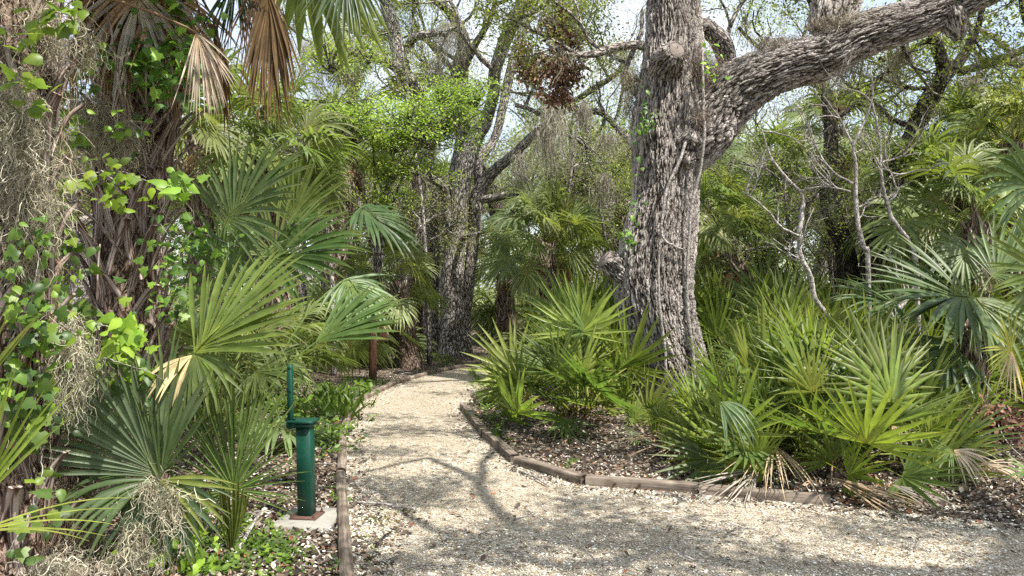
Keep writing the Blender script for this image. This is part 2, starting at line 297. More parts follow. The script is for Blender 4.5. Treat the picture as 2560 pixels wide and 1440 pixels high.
def pathdist(x, y):
    d = np.full(np.shape(x), 1e9); n = len(PX)
    for i in range(n):
        j = (i + 1) % n; a = np.array([PX[i], PY[i]]); b = np.array([PX[j], PY[j]]); ab = b - a
        t = np.clip(((x - a[0]) * ab[0] + (y - a[1]) * ab[1]) / ab.dot(ab), 0, 1)
        d = np.minimum(d, np.hypot(x - a[0] - t * ab[0], y - a[1] - t * ab[1]))
    return d
def hz(x, y):
    x = np.asarray(x, float); y = np.asarray(y, float); d = np.where(inpath(x, y), 0, pathdist(x, y)); k = np.clip((d - 0.35) / 1.5, 0, 1)
    return k * (0.05 + 0.05 * np.sin(x * 1.3 + 1) * np.cos(y * 0.9) + 0.02 * np.sin(x * 4.1 + y * 3))
g = Geo()
xs = np.concatenate([np.linspace(-400, -15, 14)[:-1], np.linspace(-15, 15, 200), np.linspace(15, 400, 14)[1:]]); ys = np.concatenate([np.linspace(-150, -3, 8)[:-1], np.linspace(-3, 27, 200), np.linspace(27, 500, 14)[1:]])
X, Y = np.meshgrid(xs, ys); Z = hz(X, Y); nx = len(xs)
i, j = np.meshgrid(np.arange(nx - 1), np.arange(len(ys) - 1)); q = (j * nx + i).ravel()
g.add(np.stack([X.ravel(), Y.ravel(), Z.ravel()], 1), np.stack([q, q + 1, q + nx + 1, q + nx], 1), (0.1, 0.08, 0.06))
tag(g.build('ground', M_DIRT, smooth=True), kind='structure')
# path sheet with a ragged rim
import mathutils.geometry as mg
r_ = rg(3); rim = []
for k in range(len(poly)):
    a = np.array(poly[k]); b = np.array(poly[(k + 1) % len(poly)]); n = max(1, int(np.hypot(*(b - a)) / 0.12))
    for s in range(n): rim.append(a + (b - a) * s / n + r_.normal(0, 0.018, 2))
tri = mg.tessellate_polygon([[Vector((p[0], p[1], 0)) for p in rim]])
g = Geo(); g.add([(p[0], p[1], 0.006) for p in rim], np.array(tri), (0.5, 0.4, 0.3)); tag(g.build('path', M_PATH), kind='structure')

# loose shell fragments on the path
def scr(rng, n, px0, px1, py0, py1, pw=1.0):
    """ground points spread evenly over the foreground as seen from the path"""
    px = rng.uniform(px0, px1, n); u = rng.uniform(0, 1, n) ** pw; py = py0 + (py1 - py0) * u; d = EYE * F / (py - 720); return (px - 1280) / F * d, d
ha = np.arange(6) * np.pi / 3
def shell_t(rng):
    r = rng.uniform(0.65, 1.0, 6); V = np.stack([r * np.cos(ha), r * np.sin(ha) * 0.75, 0 * ha], 1); V = np.vstack([V, (0.1, 0, 0.34)])
    return V, np.array([(6, k, (k + 1) % 6) for k in range(6)])
r_ = rg(11); g = Geo()
for k in range(4):
    n = 34000; x, y = scr(r_, n, 700, 2700, 900, 1520, 0.8); ok = inpath(x, y); pd = pathdist(x, y)
    den = 0.5 + 0.5 * np.sin(x * 1.7 + 0.6 * y) * np.sin(y * 1.1 + k); ok &= r_.uniform(0, 1, n) < np.where(pd < 0.25, 1.0, 0.28 + 0.5 * den)
    x, y = x[ok], y[ok]; n = len(x)
    A = axes(r_, n, (0, 0, 1), 0.35); sz = r_.lognormal(math.log(0.0052), 0.42, n).clip(0.0025, 0.018) * np.where(pd[ok] < .25, 1.3, .95)
    tv, tf = shell_t(r_); scatter(g, tv, tf, np.stack([x, y, 0.009 + sz * 0.1], 1), *A, sz, pal(r_, n, [(0.76, 0.72, 0.64), (0.59, 0.54, 0.455), (0.42, 0.36, 0.275), (0.22, 0.175, 0.13), (0.82, 0.80, 0.77), (0.44, 0.43, 0.41)], [2.4, 3.2, 2.8, 1.8, 1.2, 1.2]) * np.clip(0.86 + 0.2 * np.sin(x * 2.1 + y) * np.sin(y * 2.7 - x), .6, 1.1)[:, None])
tag(g.build('shell_gravel', M_SHELL), 'loose crushed white and tan shell scattered over the path', 'gravel', kind='stuff')
# litter: curled dead leaves
lt = np.array([(0, 0, 0.05), (-0.28, 0.3, 0.13), (0.28, 0.3, 0.10), (-0.3, 0.65, 0.15), (0.3, 0.65, 0.12), (0, 1, 0.1), (0, 0.5, 0.0)]); lf = np.array([(0, 6, 1), (0, 2, 6), (1, 6, 3), (2, 4, 6), (3, 6, 5), (4, 5, 6)])
BR = [(0.13, 0.095, 0.07), (0.19, 0.14, 0.105), (0.28, 0.23, 0.185), (0.25, 0.12, 0.06), (0.065, 0.05, 0.04), (0.36, 0.33, 0.285)]
g = Geo(); n = 85000; px = r_.uniform(-200, 2800, n); py = 870 + 650 * r_.uniform(0, 1, n) ** 1.1; d = EYE * F / (py - 720); x = (px - 1280) / F * d; y = d
ip = inpath(x, y); pd = pathdist(x, y); ok = ~ip | (r_.uniform(0, 1, n) < np.where(pd < 0.2, 0.34, 0.016 + .16 * ((x < -.45 * 1) & (y < 5.2) & (x < -.62 + .0 * y)))); ok &= ~((abs(x + 1.3) < .2) & (abs(y - 4.77) < .215)); x, y, ip = x[ok], y[ok], ip[ok]; n = len(x)
A = axes(r_, n, (0, 0, 1), 0.42); sz = r_.uniform(0.018, 0.052, n); Zh = hz(x, y) + np.where(ip, 0.012, r_.uniform(0.004, 0.03, n))
scatter(g, lt, lf, np.stack([x, y, Zh], 1), *A, sz, pal(r_, n, BR, [3, 3, 2, 0.8, 3, 1.2], 0.25)); tag(g.build('leaf_litter', M_LITTER), 'carpet of dry brown leaves on the ground beside the path', 'leaf litter', kind='stuff')
# white shell bits scattered in the dirt
g = Geo(); n = 16000; px = r_.uniform(-100, 2700, n); py = 900 + 600 * r_.uniform(0, 1, n); d = EYE * F / (py - 720); x = (px - 1280) / F * d; y = d; ok = ~inpath(x, y) & (pathdist(x, y) < 1.3); x, y = x[ok], y[ok]; n = len(x)
tv, tf = shell_t(r_); A = axes(r_, n, (0, 0, 1), 0.4); scatter(g, tv, tf, np.stack([x, y, hz(x, y) + 0.02], 1), *A, r_.uniform(0.006, 0.019, n), pal(r_, n, [(0.72, 0.69, 0.63), (0.5, 0.45, 0.38)])); tag(g.build('shell_fragments', M_SHELL), 'white shell fragments strewn in the dirt borders', 'shell fragments', kind='stuff')
# fine fallen twigs
g = Geo()
for k in range(420):
    px, py = r_.uniform(0, 2560), 880 + 560 * r_.uniform(0, 1); p = Gp(px, py)
    if inpath(p[0], p[1]) and r_.uniform() > 0.12: continue
    a = r_.uniform(0, 6.28); l = r_.uniform(0.08, 0.4); z = float(hz(p[0], p[1])) + 0.02
    q = catmull([p + (0, 0, z), p + (l * .5 * math.cos(a), l * .5 * math.sin(a), z + 0.015 + r_.uniform(0, .02)), p + (l * math.cos(a + r_.normal(0, .3)), l * math.sin(a), z)], 5); tube(g, q, np.linspace(0.005, 0.002, 5), 4, tuple(pal(r_, 1, [(0.3, 0.25, 0.2)])[0]))
tag(g.build('fallen_twigs', M_TWIG), 'thin dry twigs scattered through the leaf litter', 'twigs', kind='stuff')

# ------------------------------------------------------------------ edging timbers
def timber(a, b, w, h, label, name, seed, round_=0.3, group=None, sag=0.0):
    rng = rg(seed); a = np.array(a, float); b = np.array(b, float); L_ = np.linalg.norm(b - a); n = max(6, int(L_ / 0.05)); t = np.linspace(0, 1, n)
    P = a[None] * (1 - t[:, None]) + b[None] * t[:, None]; dr = unit(b - a); sd = np.array([-dr[1], dr[0], 0]); wob = np.cumsum(rng.normal(0, 0.0016, n)); wob -= np.linspace(0, wob[-1], n); P = P + sd * wob[:, None] + sd * (sag * np.sin(np.pi * t))[:, None]
    K = 20; th = np.linspace(0, 2 * np.pi, K, endpoint=False) + 0.16; e = 2 + 6 * (1 - round_)
    cx = np.sign(np.cos(th)) * np.abs(np.cos(th)) ** (2 / e); cz = np.sign(np.sin(th)) * np.abs(np.sin(th)) ** (2 / e)
    rr = 1 + np.cumsum(rng.normal(0, 0.006, (n, K)), 0) * 0.5 + rng.normal(0, 0.012, (n, K)); chip = rng.uniform(0, 1, K) < 0.2; rr[:, chip] *= 0.95
    V = P[:, None] + sd * (cx * w / 2)[None, :, None] * rr[..., None] + np.array([0, 0, 1]) * (cz * h / 2 * rr + h * 0.27)[..., None]
    s = t * L_; bk = np.stack([np.tile(cx * w / 2, (n, 1)), np.tile(cz * h / 2, (n, 1)), np.tile(s[:, None], (1, K)) + seed * 3.7], -1)
    i = np.arange(n - 1)[:, None] * K; j = np.arange(K)[None]; k = (j + 1) % K; Q = np.stack([i + j, i + k, i + K + k, i + K + j], -1).reshape(-1, 4)
    V = V.reshape(-1, 3); bk = bk.reshape(-1, 3); jj = np.arange(K); kk = (jj + 1) % K
    T0 = np.stack([np.full(K, len(V)), jj, kk], -1); T1 = np.stack([np.full(K, len(V) + 1), (n - 1) * K + kk, (n - 1) * K + jj], -1)
    V = np.vstack([V, V[:K].mean(0), V[-K:].mean(0)]); bk = np.vstack([bk, (0, 0, seed), (0, 0, seed + 1)])
    gg = Geo(); gg.add(V, [Q, T0, T1], (0.3, 0.25, 0.2), bk); o = gg.build(name, M_WOOD); return tag(o, label, 'edging timber', group)
GE = 'timbers edging the gravel path'
seq = [((872, 1480), (851, 1195), 'round weathered log edging the path beside the green post slab', 'edging_log', 0.9, 0.078, 0.085),
       ((853, 1190), (857, 1080), 'short round grey log edging the path just beyond the green post', 'edging_log', 0.9, 0.078, 0.085),
       ((857, 1078), (893, 1005), 'pale round log by the green weeds where the left edging bends', 'edging_log', 0.9, 0.08, 0.085),
       ((897, 1006), (985, 962), 'grey squared timber edging the path in front of the wooden sign post', 'edging_timber', 0.4, 0.08, 0.085),
       ((987, 961), (1085, 934), 'grey squared timber right of the sign post on the far left bend', 'edging_timber', 0.4, 0.08, 0.085),
       ((1088, 933), (1200, 911), 'farthest left edging timber, leading to the forked oak', 'edging_timber', 0.4, 0.08, 0.085),
       ((1158, 1022), (1212, 1092), 'first right edging timber, half buried end at the path bend', 'edging_timber', 0.5, 0.085, 0.10),
       ((1214, 1094), (1288, 1158), 'second right edging timber with rounded worn end', 'edging_timber', 0.5, 0.085, 0.10),
       ((1293, 1162), (1462, 1213), 'dark brown timber in front of the bare shelly soil patch', 'edging_timber', 0.35, 0.085, 0.10),
       ((1466, 1213), (1745, 1234), 'orange-brown timber with a notched iron-stained left joint', 'edging_timber', 0.2, 0.085, 0.10),
       ((1749, 1236), (2075, 1263), 'rightmost edging timber striped by shadows under the palmetto fronds', 'edging_timber', 0.25, 0.085, 0.10)]
for k, (a, b, lab, nm, ro, w_, h_) in enumerate(seq): timber(Gp(*a), Gp(*b), w_, h_, lab, nm, 20 + k, ro, GE)

# ------------------------------------------------------------------ green post on its slab
SX, SY = Gp(772, 1306)[:2]
g = Geo(); box(g, (SX, SY, 0.012), (0.37, 0.40, 0.055), math.radians(-4), (0.5, 0.5, 0.45), 0.012); tag(g.build('concrete_slab', M_CONC), 'small square pale concrete slab under the green post', 'slab')
z0 = 0.0395; PXc = SX - 0.012; t_ = root('metal_post', (PXc, SY, z0), 'dark green square metal post with cap plate and tall thin side arm', 'post')
rt = math.radians(-7); ln = (-0.022, 0)
g = Geo(); box(g, (PXc, SY, z0 + 0.295), (0.093, 0.085, 0.565), rt, (0, 0.1, 0.07), 0.007, ln); g.build('body', M_GREEN, t_)
g = Geo(); box(g, (PXc - 0.023, SY, z0 + 0.588), (0.142, 0.125, 0.022), rt, (0, 0.1, 0.07), 0.005); box(g, (PXc - 0.021, SY, z0 + 0.611), (0.158, 0.14, 0.022), rt, (0, 0.1, 0.07), 0.006); cp = g.build('cap', M_GREEN, t_)
g = Geo(); box(g, (PXc - 0.095, SY - 0.03, z0 + 0.57 + 0.20), (0.030, 0.035, 0.41), rt, (0, 0.1, 0.07), 0.004, (-0.012, 0)); box(g, (PXc - 0.088, SY - 0.03, z0 + 0.597), (0.056, 0.05, 0.05), rt, (0, 0.1, 0.07), 0.005)
g.build('arm', M_GREEN, t_)
g = Geo(); box(g, (PXc + 0.002, SY, z0 + 0.006), (0.175, 0.165, 0.013), rt, (0.2, 0.1, 0.06), 0.003); g.build('base_plate', M_RUST, t_)
for sx in (-1, 1):
    for sy in (-1, 1):
        g = Geo(); bx_, by_ = sx * 0.073, sy * 0.068; cx_ = PXc + bx_ * math.cos(rt) - by_ * math.sin(rt); cy_ = SY + bx_ * math.sin(rt) + by_ * math.cos(rt)
        tube(g, [(cx_, cy_, z0 + 0.0125), (cx_, cy_, z0 + 0.0235)], [0.011, 0.0105], 6, (0.2, 0.1, 0.06)); tube(g, [(cx_, cy_, z0 + 0.0236), (cx_, cy_, z0 + 0.036)], [0.0055, 0.005], 8, (0.2, 0.1, 0.06)); g.build('anchor_bolt', M_RUST, t_)
# wooden sign post seen from behind
sp_ = Gp(932, 955); sr = root('sign_post', sp_, 'brown wooden post carrying a small grey sign board turned edge-on', 'sign post')
g = Geo(); box(g, sp_ + (0, 0, 0.5), (0.105, 0.1, 1.08), math.radians(28), bev=0.006); g.build('post', M_POST, sr)
g = Geo(); box(g, sp_ + (0.17, 0.03, 0.80), (0.16, 0.03, 0.30), math.radians(40), bev=0.004); g.build('sign_board', M_POST, sr)

# ------------------------------------------------------------------ fan fronds
def frond(g, base, hub, axis, normal, R, n=24, half=115, fused=0.3, droop=0.2, costa=0.0, seed=0, col=(0.10, 0.15, 0.03), tip=(0.25, 0.2, 0.06), cup=0.12, fold=0.45, pet=0.008, wide=1.0, jit=0.04, petcol=None, vfold=0.0, split=True, edge=0.0):
    rng = rg(seed); base = np.asarray(base, float); hub = np.asarray(hub, float); A = unit(axis); Nn = np.asarray(normal, float); Nn = unit(Nn - A * A.dot(Nn)); Lt = np.cross(A, Nn)
    if pet > 0:
        mid = (base + hub) / 2 + np.array([0, 0, 0.12]) * np.linalg.norm(hub - base); P = catmull([base, mid, hub, hub + A * (costa + 0.03)], 9)
        tube(g, P, np.linspace(pet * 1.6, pet * 0.5, 9), 5, petcol or tuple(np.array(col) * (1.5, 1.35, 1.0)), squash=0.6)
    h = math.radians(half); a = np.linspace(-h, h, n) + rng.normal(0, jit, n); t = 1 - np.abs(np.linspace(-1, 1, n)); c = costa * t
    org = hub + c[:, None] * A + np.array([0, 0, -1]) * (c[:, None] ** 2) * 0.5
    D = np.cos(a)[:, None] * A + np.sin(a)[:, None] * Lt + Nn * (cup + vfold * np.abs(np.sin(a)) + rng.normal(0, 0.05, n))[:, None]; D = unit(D)
    Ln = R * (0.78 + 0.22 * np.cos(a * 0.8)) * (1 + rng.normal(0, 0.05, n)); st = np.array([0.0, 0.14, 0.28, 0.42, 0.56, 0.7, 0.82, 0.93, 1.0]); K = len(st)
    P = np.zeros((n, K, 3)); P[:, 0] = org; dd = np.zeros((n, K, 3)); dr = droop * np.exp(rng.normal(0, 0.35, n)); sw = rng.normal(0, 0.10, (n, 3)) * (0.4 + droop)
    gz = np.array([0, 0, -1.0])
    for k in range(K):
        dd[:, k] = unit(D + (st[k] ** 1.7) * (dr[:, None] * gz + sw))
        if k: P[:, k] = P[:, k - 1] + dd[:, k] * (Ln * (st[k] - st[k - 1]))[:, None]
    Ns = unit(Nn - D * (D @ Nn)[:, None]); lat = unit(np.cross(dd, Ns[:, None])); nn = np.cross(lat, dd)
    da = 2 * h / (n - 1); fu = fused * (1 + rng.normal(0, 0.06, n)); wf = fu * Ln * math.tan(da / 2) * 1.06 * wide + costa / n * 1.3
    s = st[None]; u = np.clip((s - fu[:, None]) / (1 - fu[:, None]), 0, 1); w = np.where(s < fu[:, None], wf[:, None] * (0.04 + 0.96 * s / fu[:, None]), wf[:, None] * (1 - u ** 1.4)) + 0.0006
    if costa > 0: w = np.maximum(w, np.where(s < fu[:, None], costa / n * 0.9, 0))
    V = np.stack([P - lat * w[..., None], P - nn * (w * fold * np.where(s < fu[:, None], 1, 1.3))[..., None], P + lat * w[..., None]], 2)
    br = (1 + rng.normal(0, 0.13, n))[:, None, None]; cc = np.asarray(col)[None, None] * br
    yel = np.clip(rng.normal(0.0, 0.3, n), 0, 1)[:, None, None]; tv = np.clip((st - 0.72) / 0.28, 0, 1)[None, :, None]
    cc = cc * (1 - 0.45 * tv * (0.35 + yel)) + np.asarray(tip) * 0.45 * tv * (0.35 + yel)
    hubc = np.clip(1 - st / 0.18, 0, 1)[None, :, None]; cc = cc * (1 - 0.4 * hubc) + np.array(col) * (2.0, 1.6, 1.0) * 0.4 * hubc
    C = np.repeat(cc[:, :, None], 3, 2) * np.ones((n, K, 3, 1)); C[:, :, 1] *= 1.12
    i = np.arange(n)[:, None, None] * K * 3; k = np.arange(K - 1)[None, :, None] * 3; j = np.arange(2)[None, None]
    b = (i + k + j); Q = np.stack([b, b + 1, b + 4, b + 3], -1).reshape(-1, 4); g.add(V.reshape(-1, 3), Q, C.reshape(-1, 3))

YG = (0.19, 0.235, 0.045); MG = (0.11, 0.155, 0.05); DG = (0.10, 0.145, 0.06)
TAN = (0.42, 0.33, 0.235); GRY = (0.36, 0.33, 0.30); BRN = (0.21, 0.115, 0.06)
LIB = {}
def variant(kind, elev, seed, **k):
    g = Geo(); e = math.radians(elev); pl = k.pop('pl'); ax = math.radians(elev - k.pop('nod', 15)); up = k.pop('roll', 0)
    hub = np.array([0, math.cos(e) * pl, math.sin(e) * pl - 0.08 * pl * math.cos(e)]); A = np.array([0, math.cos(ax), math.sin(ax)]); N_ = np.array([math.sin(up), -math.sin(ax) * math.cos(up), math.cos(ax) * math.cos(up)])
    dry = k.pop('dry', False); frond(g, (0, 0, 0), hub, A, N_, seed=seed, **k); LIB.setdefault(kind, []).append((elev, g.mesh('frond', M_DRY if dry else M_FROND)))
sd = 100
for rep in range(4):
    for e in (82, 66, 50, 32, 12):
        sd += 1; r_ = rg(sd); variant('saw', e, sd, pl=r_.uniform(0.55, 0.8), nod=[-25, 10, 35, -45][rep] * (e < 80) + r_.uniform(-8, 12), roll=r_.normal(0, 0.6), R=0.60, n=int(r_.integers(17, 21)), half=r_.uniform(88, 120), fused=r_.uniform(.25, .31), droop=0.06 + 0.1 * (rep == 1), col=[YG, MG, (0.095, 0.145, 0.04), (0.15, 0.20, 0.045)][rep], tip=(.34, .27, .13), pet=0.007, wide=1.3, cup=0.16, jit=0.05)
for rep in range(4):
    for e in (80, 60, 38, 15, -12):
        sd += 1; r_ = rg(sd); variant('sabal', e, sd, pl=r_.uniform(0.8, 1.1), nod=r_.uniform(25, 65) - 30 * (rep == 3), roll=r_.normal(0, 0.7), R=0.85, n=int(r_.integers(28, 36)), half=r_.uniform(95, 125), fused=r_.uniform(.38, .46), wide=1.0, droop=r_.uniform(0.6, 1.4), costa=0.2, col=[(.17, .21, .075), (0.14, 0.185, 0.08), (0.23, 0.26, 0.11), (0.18, 0.225, 0.09)][rep], pet=0.010, cup=0.08, vfold=0.2, fold=0.5, jit=0.035)
for rep in range(4):
    sd += 1; r_ = rg(sd); variant('dead', -62 + 8 * rep, sd, pl=0.6, nod=30, R=0.7, n=26, half=70, fused=0.2, droop=2.2, costa=0.12, col=[TAN, GRY, (0.3, 0.2, 0.12), TAN][rep], tip=(0.3, 0.25, 0.2), pet=0.009, cup=0.0, jit=0.14, wide=0.8, fold=0.9, dry=True, petcol=(0.2, 0.14, 0.09))
for rep in range(3):
    sd += 1; r_ = rg(sd); variant('deadsaw', -12 - 12 * rep, sd, pl=0.38, nod=30, R=0.42, n=18, half=70, fused=0.2, droop=1.4, col=[TAN, (0.46, 0.37, 0.28), (0.33, 0.23, 0.15)][rep], tip=(0.3, 0.25, 0.2), pet=0.006, cup=0.0, jit=0.16, wide=1.1, fold=0.9, dry=True, petcol=(0.3, 0.22, 0.14))
def put(parent, kind, elev, az, sc, rng, off=(0, 0, 0), name='frond', tilt=5):
    c = sorted(LIB[kind], key=lambda v: abs(v[0] - elev) + rng.uniform(0, 8))[0]; o = bpy.data.objects.new(name, c[1]); S.collection.objects.link(o); o.parent = parent
    o.location = tuple(float(v) for v in off); o.rotation_euler = (math.radians(rng.normal(0, tilt)), math.radians(rng.normal(0, tilt)), az); o.scale = (sc, sc, sc * rng.uniform(0.95, 1.05)); return o
g = Geo(); rs = rg(5); 
tube(g, catmull([(0, 0, -0.05), (0.02, 0.03, 0.08), (0.03, 0.05, 0.2)], 8), np.linspace(0.075, 0.05, 8), 10, (0.2, 0.13, 0.08))
STUB = g.mesh('stem', M_FIBRE, smooth=True)
def palmetto(x, y, label, seed, nf=20, sc=1.0, group=None, dead=4, lo=5, kind='saw', name='saw_palmetto', cat='palmetto', spread=None):
    rng = rg(seed); z = float(hz(x, y)); t = root(name, (x, y, z), label, cat, group)
    o = bpy.data.objects.new('stem', STUB); S.collection.objects.link(o); o.parent = t; o.scale = (sc, sc, sc)
    nf = int(nf * .92)
    for k in range(nf):
        el = lo + (84 - lo) * (k + 0.5) / nf + rng.normal(0, 5); az = k * 2.4 + rng.normal(0, 0.3); off = (rng.normal(0, 0.07 * sc), rng.normal(0, 0.07 * sc), rng.uniform(0.05, 0.2) * sc)
        put(t, kind, el, az, sc * rng.uniform(0.82, 1.12), rng, off, tilt=8)
    for k in range(dead): put(t, 'deadsaw', -25, rng.uniform(0, 6.28), sc * rng.uniform(0.8, 1.2), rng, (0, 0, 0.2 * sc), 'dead_frond')
    return t
def strip(g, Q, w, th, side, col):
    """flat stalk of given half widths, half thickness, along Q"""
    T = unit(np.gradient(Q, axis=0)); sd_ = np.asarray(side, float); sd_ = unit(sd_ - T * (T @ sd_)[:, None]); o = np.cross(sd_, T); w = np.asarray(w)[:, None]; t = np.asarray(th)[:, None] if np.ndim(th) else th
    V = np.stack([Q - sd_ * w, Q + o * t, Q + sd_ * w, Q - o * t], 1).reshape(-1, 3); n = len(Q); b = (np.arange(n - 1)[:, None] * 4 + np.arange(4)[None]); e = (np.arange(n - 1)[:, None] * 4 + (np.arange(4)[None] + 1) % 4)
    s_ = np.arange(n) * .03; bk = np.stack([np.tile([-1, 0, 1, 0], (n, 1)) * w, 0 * w + np.tile([0, .01, 0, -.01], (n, 1)), np.tile(s_[:, None], (1, 4))], -1).reshape(-1, 3) + Q[0]
    F_ = np.stack([b, e, e + 4, b + 4], -1).reshape(-1, 4); g.add(V, [F_, np.array([(0, 1, 2, 3), (4 * n - 1, 4 * n - 2, 4 * n - 3, 4 * n - 4)])], col, bk)
def boots(g, P, R, rng, n, ln=0.26, col=(0.3, 0.24, 0.2), z0=0.0, z1=1.0, flare=0.45):
    T, N, B = frames(P); m = len(P)
    for k in range(n):
        f = z0 + (z1 - z0) * (k + rng.uniform(0, .5)) / n; i = min(m - 2, int(f * (m - 1))); th = k * 2.4 + rng.normal(0, .1); o = math.cos(th) * N[i] + math.sin(th) * B[i]; up = T[i]; sd_ = np.cross(up, o); l = ln * rng.uniform(0.75, 1.25); r = R[i]; tw = rng.normal(0, .04)
        for s_ in (-1, 1):
            b0 = P[i] + unit(o + sd_ * s_ * .55) * r * 1.0; Q = [b0 - up * l * 0.15, b0 + up * l * 0.3 + o * (.02 + l * .06 * flare) - sd_ * s_ * r * .22, P[i] + o * (r * 1.04 + l * .3 * flare) + up * l * .8 + sd_ * (s_ * .018 + tw * .5), P[i] + o * (r * 1.08 + l * .62 * flare) + up * l * 1.05 + sd_ * (s_ * .012 + tw)]
            strip(g, catmull(Q, 9), np.linspace(.034, .022, 9) * (r / .2) ** .5, .010, sd_, tuple(pal(rng, 1, [col], var=0.2)[0]))
def strands(g, pos, length, k, curl, grav, width, cols, rng, d0=None):
    n = len(pos); st = (np.asarray(length) / k)[:, None] if np.ndim(length) else length / k; D = unit(rng.normal(0, 1, (n, 3)) if d0 is None else d0 + rng.normal(0, .4, (n, 3))); P = np.zeros((n, k, 3)); P[:, 0] = pos
    for i in range(1, k): D = unit(D + rng.normal(0, curl, (n, 3)) + np.array([0, 0, -grav])); P[:, i] = P[:, i - 1] + D * st
    T = np.gradient(P, axis=1); wv = unit(np.cross(T, unit(rng.normal(0, 1, (n, 1, 3))))) * (width * np.linspace(1, 0.45, k)[None, :, None] * rng.uniform(0.6, 1.3, (n, 1, 1)) / 2)
    V = np.stack([P - wv, P + wv], 2).reshape(-1, 3); i = np.arange(n)[:, None] * k * 2; j = np.arange(k - 1)[None] * 2; b = (i + j).ravel()
    g.add(V, np.stack([b, b + 1, b + 3, b + 2], 1), np.repeat(cols, k * 2, 0))
MO = [(0.36, 0.34, 0.27), (0.27, 0.25, 0.2), (0.48, 0.44, 0.34), (0.2, 0.17, 0.13)]
def palm(px, py, d, label, seed, nf=26, sc=1.0, dead=8, r=0.16, bend=0.2, group='cabbage palms in the wood', lo=-35, boot=40, py0=None):
    """cabbage palm: crown centre seen at px,py at distance d"""
    rng = rg(seed); c = W(px, py, d); b = np.array([c[0] + rng.normal(0, bend), c[1] + rng.normal(0, bend), 0]); b[2] = float(hz(b[0], b[1])); t = root('cabbage_palm', b, label, 'palm tree', group)
    H_ = c[2] - b[2]; P = catmull([b - (0, 0, .1), b * [1, 1, 0] + (c - b) * [0.35, 0.35, 0] + (0, 0, b[2] + H_ * 0.5), c], 24); R = np.linspace(r * 1.25, r, 24) * (1 + rng.normal(0, 0.04, 24)); g = Geo(); tube(g, P, R, 14, (0.2, 0.16, 0.12)); g.build('trunk', M_FIBRE, t, True)
    if boot: g = Geo(); boots(g, P, R, rng, boot, 0.24, (0.24, 0.18, 0.14), 0.35, 1.0); g.build('leaf_bases', M_BOOT, t, True)
    off = c - b
    nf = int(nf * .88); sc = sc * .78
    for k in range(nf):
        el = lo + (84 - lo) * (k + 0.5) / nf + rng.normal(0, 5); put(t, 'sabal', el, k * 2.4 + rng.normal(0, .3), sc * rng.uniform(0.85, 1.15), rng, off + rng.normal(0, .05, 3), tilt=7)
    for k in range(dead): put(t, 'dead', -50, rng.uniform(0, 6.28), sc * rng.uniform(0.7, 1.2), rng, off - (0, 0, 0.1), 'dead_frond')
    return t
def bigpalmetto(px, d, label, seed, nf=18, sc=1.0, group='trunkless cabbage palms'):
    sc *= .85
    x = (px - 1280) / F * d; return palmetto(x, d, label, seed, nf, sc, group, 3, 18, 'sabal', 'young_cabbage_palm', 'palm')

# ------------------------------------------------------------------ woody growth
lfT = np.array([(0, 0, 0), (-0.23, 0.42, 0.07), (0, 1, -0.03), (0.23, 0.42, 0.07)]); lfF = np.array([(0, 2, 1), (0, 3, 2)])
OAKC = [(0.22, 0.28, 0.075), (0.18, 0.22, 0.09), (0.32, 0.36, 0.09), (0.13, 0.165, 0.075)]
class Tree: 
    def __init__(s, seed): s.g = Geo(); s.rng = rg(seed); s.tw = []; s.mid = []
    def limb(s, P, R, sides=8): tube(s.g, P, R, sides, (0.3, 0.27, 0.25), cap=True)
    def grow(s, p, d, L_, r, lv, kids=4, wig=0.33, up=0.05, shrink=0.64):
        rng = s.rng; n = max(5, int(L_ / 0.22)) if lv > 0 else 5; P = [np.array(p, float)]; D = unit(d)
        for i in range(n): D = unit(D + rng.normal(0, wig * 0.75, 3) + (0, 0, up)); P.append(P[-1] + D * L_ / n)
        P = np.array(P); R = np.linspace(r, r * (0.5 if lv else 0.35), n + 1); tube(s.g, P, R, max(3, min(9, 3 + lv * 2)), (0.3, 0.27, 0.25), cap=False)
        if lv <= 1: s.tw.append(P)
        if lv >= 1: s.mid.append(P)
        if lv > 0:
            for k in range(kids):
                f = 0.25 + 0.75 * (k + rng.uniform(0, .8)) / kids; i = min(n, int(f * n)); base = unit(P[i] - P[i - 1]); q = unit(np.cross(base, rng.normal(0, 1, 3))); ang = rng.uniform(0.45, 1.15)
                s.grow(P[i], base * math.cos(ang) + q * math.sin(ang), L_ * shrink * rng.uniform(0.7, 1.2), R[i] * 0.62, lv - 1, kids, wig, up, shrink)
    def leaves(s, per, size, sig, cols=OAKC, wts=None, nb=(0.2, -0.2, 1), keep=None, maxn=10 ** 9):
        g = Geo(); P = np.concatenate(s.tw)
        if keep is not None: P = P[keep(P)]
        n = min(maxn, int(len(P) * per)); i = s.rng.integers(0, len(P), n); clump = s.rng.normal(0, sig, (len(P), 3)); pos = P[i] + clump[i] * 0.6 + s.rng.normal(0, sig * 0.5, (n, 3)); A = axes(s.rng, n, nb, 0.65, 0.3)
        cl = (1 + s.rng.normal(0, 0.2, len(P)))[i][:, None]
        scatter(g, lfT, lfF, pos, *A, s.rng.uniform(0.65, 1.3, n) * size, pal(s.rng, n, cols, wts or [4, 3, 2, 1.5][:len(cols)]) * cl); return g
MOSSG = Geo(); rmoss = rg(77)
